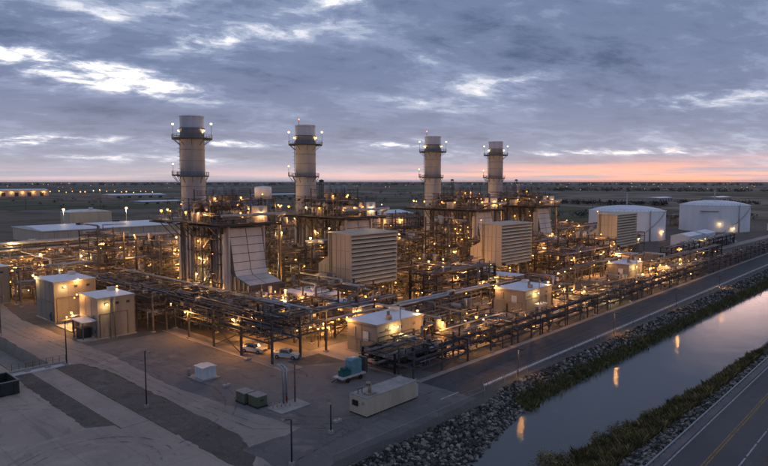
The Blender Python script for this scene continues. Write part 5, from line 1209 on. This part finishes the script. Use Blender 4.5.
# ---------------- pickups
def pickup(u, v, rz, label, rack):
    th = thing('pickup_truck', label, 'pickup truck', (u, v, 0), 'parked white pickups'); th.rotation_euler = (0, 0, rz); BASE[th.name] = (0, 0, 0)
    b = MB()   # body side profile with wheel arches, x forward
    def arch(cx, r=.47, n=7): return [(cx + r * math.cos(math.pi * (1 - i / (n - 1))), .42 + r * .95 * math.sin(math.pi * (1 - i / (n - 1)))) for i in range(n)]
    lower = [(-2.85, .55), (-2.8, .42)] + arch(-1.75) + arch(1.75) + [(2.75, .42), (2.88, .6), (2.85, 1.0), (2.6, 1.12), (1.15, 1.2), (-.85, 1.2), (-2.85, 1.2)]
    b.prism(lower, 1, -.95, .95); b.build('body', 'white_paint', th)
    b = MB(); cabp = [(1.2, 1.2), (.62, 1.95), (.4, 2.02), (-1.0, 2.02), (-1.15, 1.95), (-1.2, 1.2)]
    v0 = [(x, -.9 + (.14 * (z - 1.2) / .82), z) for x, z in cabp]; v1 = [(x, .9 - (.14 * (z - 1.2) / .82), z) for x, z in cabp]; n = 6
    b.add(v0 + v1, [tuple(range(n)), tuple(range(2 * n - 1, n - 1, -1))] + [((i + 1) % n, i, n + i, n + (i + 1) % n) for i in range(n)]); cabo = b.build('cab', 'white_paint', th)
    b = MB(); b.add([(1.12, -.80, 1.30), (1.12, .80, 1.30), (.68, .70, 1.88), (.68, -.70, 1.88)], [(0, 1, 2, 3)]); b.v = [(x + .03, y, z + .03) for x, y, z in b.v]; b.build('windscreen', 'glass_dark', cabo)
    for s in (-1, 1):
        b = MB(); b.add([(.92, s * .915, 1.27), (.55, s * .81, 1.88), (-.95, s * .81, 1.88), (-1.05, s * .915, 1.27)], [(0, 1, 2, 3)]); b.build('side_window', 'glass_dark', cabo)
        b = MB(); b.box(.88, 1.06, s * 1.06 - .09, s * 1.06 + .09, 1.22, 1.42); b.build('mirror', 'black', cabo)
        b = MB(); b.box(2.84, 2.9, s * .72 - .2, s * .72 + .2, .78, .98); b.build('headlight', 'galv', th)
        b = MB(); b.box(-2.89, -2.84, s * .84 - .1, s * .84 + .1, .75, 1.12); b.build('tail_light', 'lens_red', th)
        for x in (-1.75, 1.75):
            b = MB(); b.tube([(x, s * .72, .4), (x, s * .98, .4)], .4, 18); wh = b.build('wheel', 'rubber', th)
            b = MB(); b.tube([(x, s * .96, .4), (x, s * .995, .4)], .23, 14); b.build('rim', 'galv', wh)
    b = MB(); b.box(-2.72, -1.28, -.8, .8, 1.195, 1.215); b.box(-2.85, -2.75, -.95, .95, 1.2, 1.32); b.box(-2.75, -1.25, -.95, -.85, 1.2, 1.32); b.box(-2.75, -1.25, .85, .95, 1.2, 1.32); b.mi = [0] * 6 + [1] * 18; b.build('bed', ('black', 'white_paint'), th)
    b = MB(); b.box(2.84, 2.92, -.9, .9, .5, .66); b.box(2.86, 2.90, -.5, .5, .74, 1.0); b.build('grille', 'black', th)
    if rack:
        b = MB()
        for x in (-2.6, -1.2):
            for y in (-.85, .85): b.bar((x, y, 1.2), (x, y, 2.1), .07)
        for y in (-.85, .85): b.bar((-2.7, y, 2.1), (.9, y, 2.1), .07)
        for x in (-2.6, -1.2, .2): b.bar((x, -.85, 2.1), (x, .85, 2.1), .07)
        b.build('ladder_rack', 'steel_light', th)
    b = MB(); b.box(-.2, .1, -.3, .3, 2.025, 2.10); b.build('beacon_bar', 'orange', th)
pickup(75.2, 107.8, R(-72), 'white pickup parked under the pipe rack, the left one', True)
pickup(77.2, 99.2, R(-62), 'white pickup parked at the end of the pipe rack, the right one', False)
# concrete ecology blocks and pallets about the yard
for i, (x, y, l) in enumerate(((70.3, 103.5, 'low concrete block beside the truck pad'), (62.6, 106, 'flat pale concrete slab near the white box'), (58.3, 92.6, 'pale concrete fragment in the yard near the green cabinets'), (60.6, 66.4, 'pale slab lying in the yard beside the short dark post'))):
    cbk = thing('concrete_block', l, 'concrete block', (x, y, 0), 'concrete blocks in the yard')
    box(cbk, 'block', 'concrete_pad', x, x + 1.4, y, y + .7, .02, .4); box(cbk, 'lifting_lug', 'steel', x + .6, x + .8, y + .3, y + .4, .4, .5)

# ---------------- the far plain
FT = []
def leafclump(b, c, r, h, n):
    for i in range(n):
        d = Vector((random.gauss(0, .5), random.gauss(0, .5), random.gauss(0, .45)))
        p0 = Vector((c[0] + d.x * r, c[1] + d.y * r, max(c[2], c[2] + h * .55 + d.z * h * .6))); s = r * ru(.12, .3)
        q = Matrix.Rotation(ru(0, 6.3), 3, 'Z') @ Matrix.Rotation(ru(-1.2, 1.2), 3, 'X')
        b.add([tuple(p0 + q @ Vector((a * s, e * s, 0))) for a, e in ((-1, 0), (0, -1), (1, 0), (0, 1))], [(0, 1, 2, 3)])
def polar(az_, d):   # azimuth in degrees right of the view axis
    a = YAW - R(az_); return (d * math.cos(a), d * math.sin(a))
random.seed(99)
b = MB()
def belt(a0, a1, d0, d1, n, h=(6, 11)):
    for i in range(n):
        f = rnd(); x, y = polar(a0 + (a1 - a0) * f + ru(-.3, .3), ru(d0, d1)); hh_ = ru(*h); leafclump(b, (x, y, 0), hh_ * .75, hh_, 26)
belt(16, 24.5, 1000, 1080, 150, (3.5, 6.5)); belt(25.5, 31, 1080, 1150, 90, (3.5, 6.5)); belt(14, 34, 2300, 2600, 160, (8, 14)); belt(-34, 34, 5200, 6500, 420, (14, 26)); belt(-34, -5, 900, 1500, 60, (3, 6)); belt(-12, 12, 1100, 1900, 70, (4, 8))
belt(8, 33, 640, 700, 60, (3, 6))
o = b.build('far_woods', 'leaf_dark'); o['kind'] = 'stuff'; o['label'] = 'dark woods and hedges scattered across the distant plain'; o['category'] = 'woods'
b = MB()
for i in range(150):
    x, y = polar(ru(-33, 33), 10 ** ru(3.35, 3.95)); z = ru(6, 16); r = ru(.7, 1.3) * math.hypot(x, y) / 2600
    b.lathe((x, y, z), [(.01, -r), (r, 0), (.01, r)], 6)
o = b.build('distant_lights', 'lamp_far'); o['kind'] = 'stuff'; o['label'] = 'scattered town lights near the horizon'; o['category'] = 'lights'
# warehouses out on the plain
def shed(az_, d, w, dp, h, label, m='far_wall', roofm='roof_white', lamps=0):
    x, y = polar(az_, d); th = thing('warehouse', label, 'warehouse', (x, y, 0), 'distant warehouses')
    box(th, 'wall', m, x - w / 2, x + w / 2, y - dp / 2, y + dp / 2, 0, h)
    b = MB(); b.prism([(y - dp / 2 - 1, h), (y + dp / 2 + 1, h), (y, h + dp * .05)], 0, x - w / 2 - 1, x + w / 2 + 1); b.build('roof', roofm, th)
    for i in range(5): box(th, 'door', 'steel_dark', x - w / 2 + w * (i + .3) / 5, x - w / 2 + w * (i + .6) / 5, y - dp / 2 - .3, y - dp / 2 - .01, 0, h * .6)
    for i in range(lamps): lamp(th, (x - w / 2 + w * (i + .5) / lamps, y - dp / 2 - 3, h * .75), 1100, 'amber', 1.2, (x - w / 2 + w * (i + .5) / lamps, y - dp / 2, h * .75))
shed(-30.8, 1750, 140, 50, 15, 'large lit warehouse on the plain at the left edge', lamps=6)
shed(-21.9, 1500, 120, 60, 6, 'low wide warehouse with pale roof right of the town lights'); shed(-19.5, 1080, 90, 30, 4, 'long low pale building on the plain left of the stacks')
shed(-9.5, 1500, 150, 40, 5, 'long pale roof behind the first and second stacks'); shed(28.2, 1350, 80, 30, 6, 'pale farm buildings behind the furthest tank'); shed(23.8, 1250, 70, 30, 6, 'small pale building on the plain behind the nearer tank')
shed(12.3, 1000, 60, 25, 7, 'low pale building right of the rightmost stack'); shed(-4.5, 620, 40, 20, 6, 'low pale building beyond the second stack')
for i in range(16):
    az_ = -28.2 + i * .52 + ru(-.1, .1); d = ru(1380, 1600); x, y = polar(az_, d)
    o_ = ('leftmost', 'second', 'third', 'fourth', 'fifth', 'sixth', 'seventh', 'eighth', 'ninth', 'tenth', 'eleventh', 'twelfth', 'thirteenth', 'fourteenth', 'fifteenth', 'sixteenth')[i]
    lm = thing('yard_mast', 'distant amber yard light on the plain left of the stacks, %s from the left' % o_, 'yard light', (x, y, 0), 'yard lights on the plain')
    pipe(lm, 'pole', 'galv', [(x, y, 0), (x, y, 15)], .4, 6); lamp(lm, (x, y, ru(12, 17)), 2500, 'amber', ru(.7, 1.3), (x, y, 8))
def water_tower(az_, d, h, label):
    x, y = polar(az_, d); th = thing('water_tower', label, 'water tower', (x, y, 0), 'towers on the plain')
    for k_ in range(4):
        a = k_ * 1.571 + .6; between(th, 'leg', 'cyl', 'steel_dark', (x + 2 * math.cos(a), y + 2 * math.sin(a), 0), (x + 1.3 * math.cos(a), y + 1.3 * math.sin(a), h), .5)
    b = MB(); b.lathe((x, y, h), [(.1, -.6), (1.7, 0), (1.8, .5), (1.2, .9), (.1, 1.2)], 16); b.build('tank', 'steel_dark', th, True)
water_tower(6.26, 640, 37, 'dark tower on the plain left of the rightmost stack'); water_tower(12.0, 700, 37, 'dark tower on the plain right of the rightmost stack')
water_tower(-5.75, 420, 36, 'slim dark tower just right of the second stack')
# canal lamps: cut-off heads turned to the water
for i, (u, l) in enumerate(((99.4, 'slim canal lamp post nearest the gate end of the kerb'), (142.6, 'slim canal lamp post, second from the gate end'), (186.0, 'slim canal lamp post, third from the gate end'), (229.5, 'slim canal lamp post, fourth from the gate end'))):
    v = 58.6; lp = thing('canal_lamp', l, 'lamp post', (u, v, 0), 'lamp posts between the kerb and the canal')
    pipe(lp, 'pole', 'black', [(u, v, 0), (u, v, 5.2)], .06, 6)
    b = MB(); b.box(u - .5, u + .5, v - 1.1, v + .12, 5.14, 5.26); b.box(u - .5, u - .47, v - 1.1, v + .12, 5.09, 5.14); b.box(u + .47, u + .5, v - 1.1, v + .12, 5.09, 5.14); b.box(u - .47, u + .47, v - 1.1, v - 1.07, 5.09, 5.14); b.build('hood', 'steel_dark', lp)
    b = MB(); b.add([(u - .15, v - 1.06, 5.12), (u + .15, v - 1.06, 5.12), (u + .15, v - .6, 5.12), (u - .15, v - .6, 5.12)], [(3, 2, 1, 0)]); b.build('lens', 'lamp_canal', lp)

# power line crossing the plain
for i in range(12):
    az_ = -30 + i * 5.4; x, y = polar(az_, 900 - 14 * i); o_ = ('first', 'second', 'third', 'fourth', 'fifth', 'sixth', 'seventh', 'eighth', 'ninth', 'tenth', 'eleventh', 'twelfth')[i]
    pl = thing('power_pole', 'thin wooden power pole on the plain, %s from the left' % o_, 'power pole', (x, y, 0), 'power poles on the plain')
    pipe(pl, 'pole', 'pipe_rust', [(x, y, 0), (x, y, 14)], .3, 6); b = MB(); b.bar((x - 2, y + 2, 13), (x + 2, y - 2, 13), .3); b.build('crossarm', 'pipe_rust', pl)
# ---------------- evening haze over the whole plain
m = bpy.data.materials.new('haze'); m.use_nodes = True; m.node_tree.nodes.clear()
pv = m.node_tree.nodes.new('ShaderNodeVolumePrincipled'); pv.inputs['Color'].default_value = (.80, .86, .95, 1); pv.inputs['Density'].default_value = 2e-5
m.node_tree.links.new(pv.outputs[0], m.node_tree.nodes.new('ShaderNodeOutputMaterial').inputs['Volume']); MATS['haze'] = m
b = MB(); b.box(-BIG - 200, BIG + 200, -BIG - 200, BIG + 200, -6, 75); o = b.build('haze', 'haze'); o['kind'] = 'stuff'
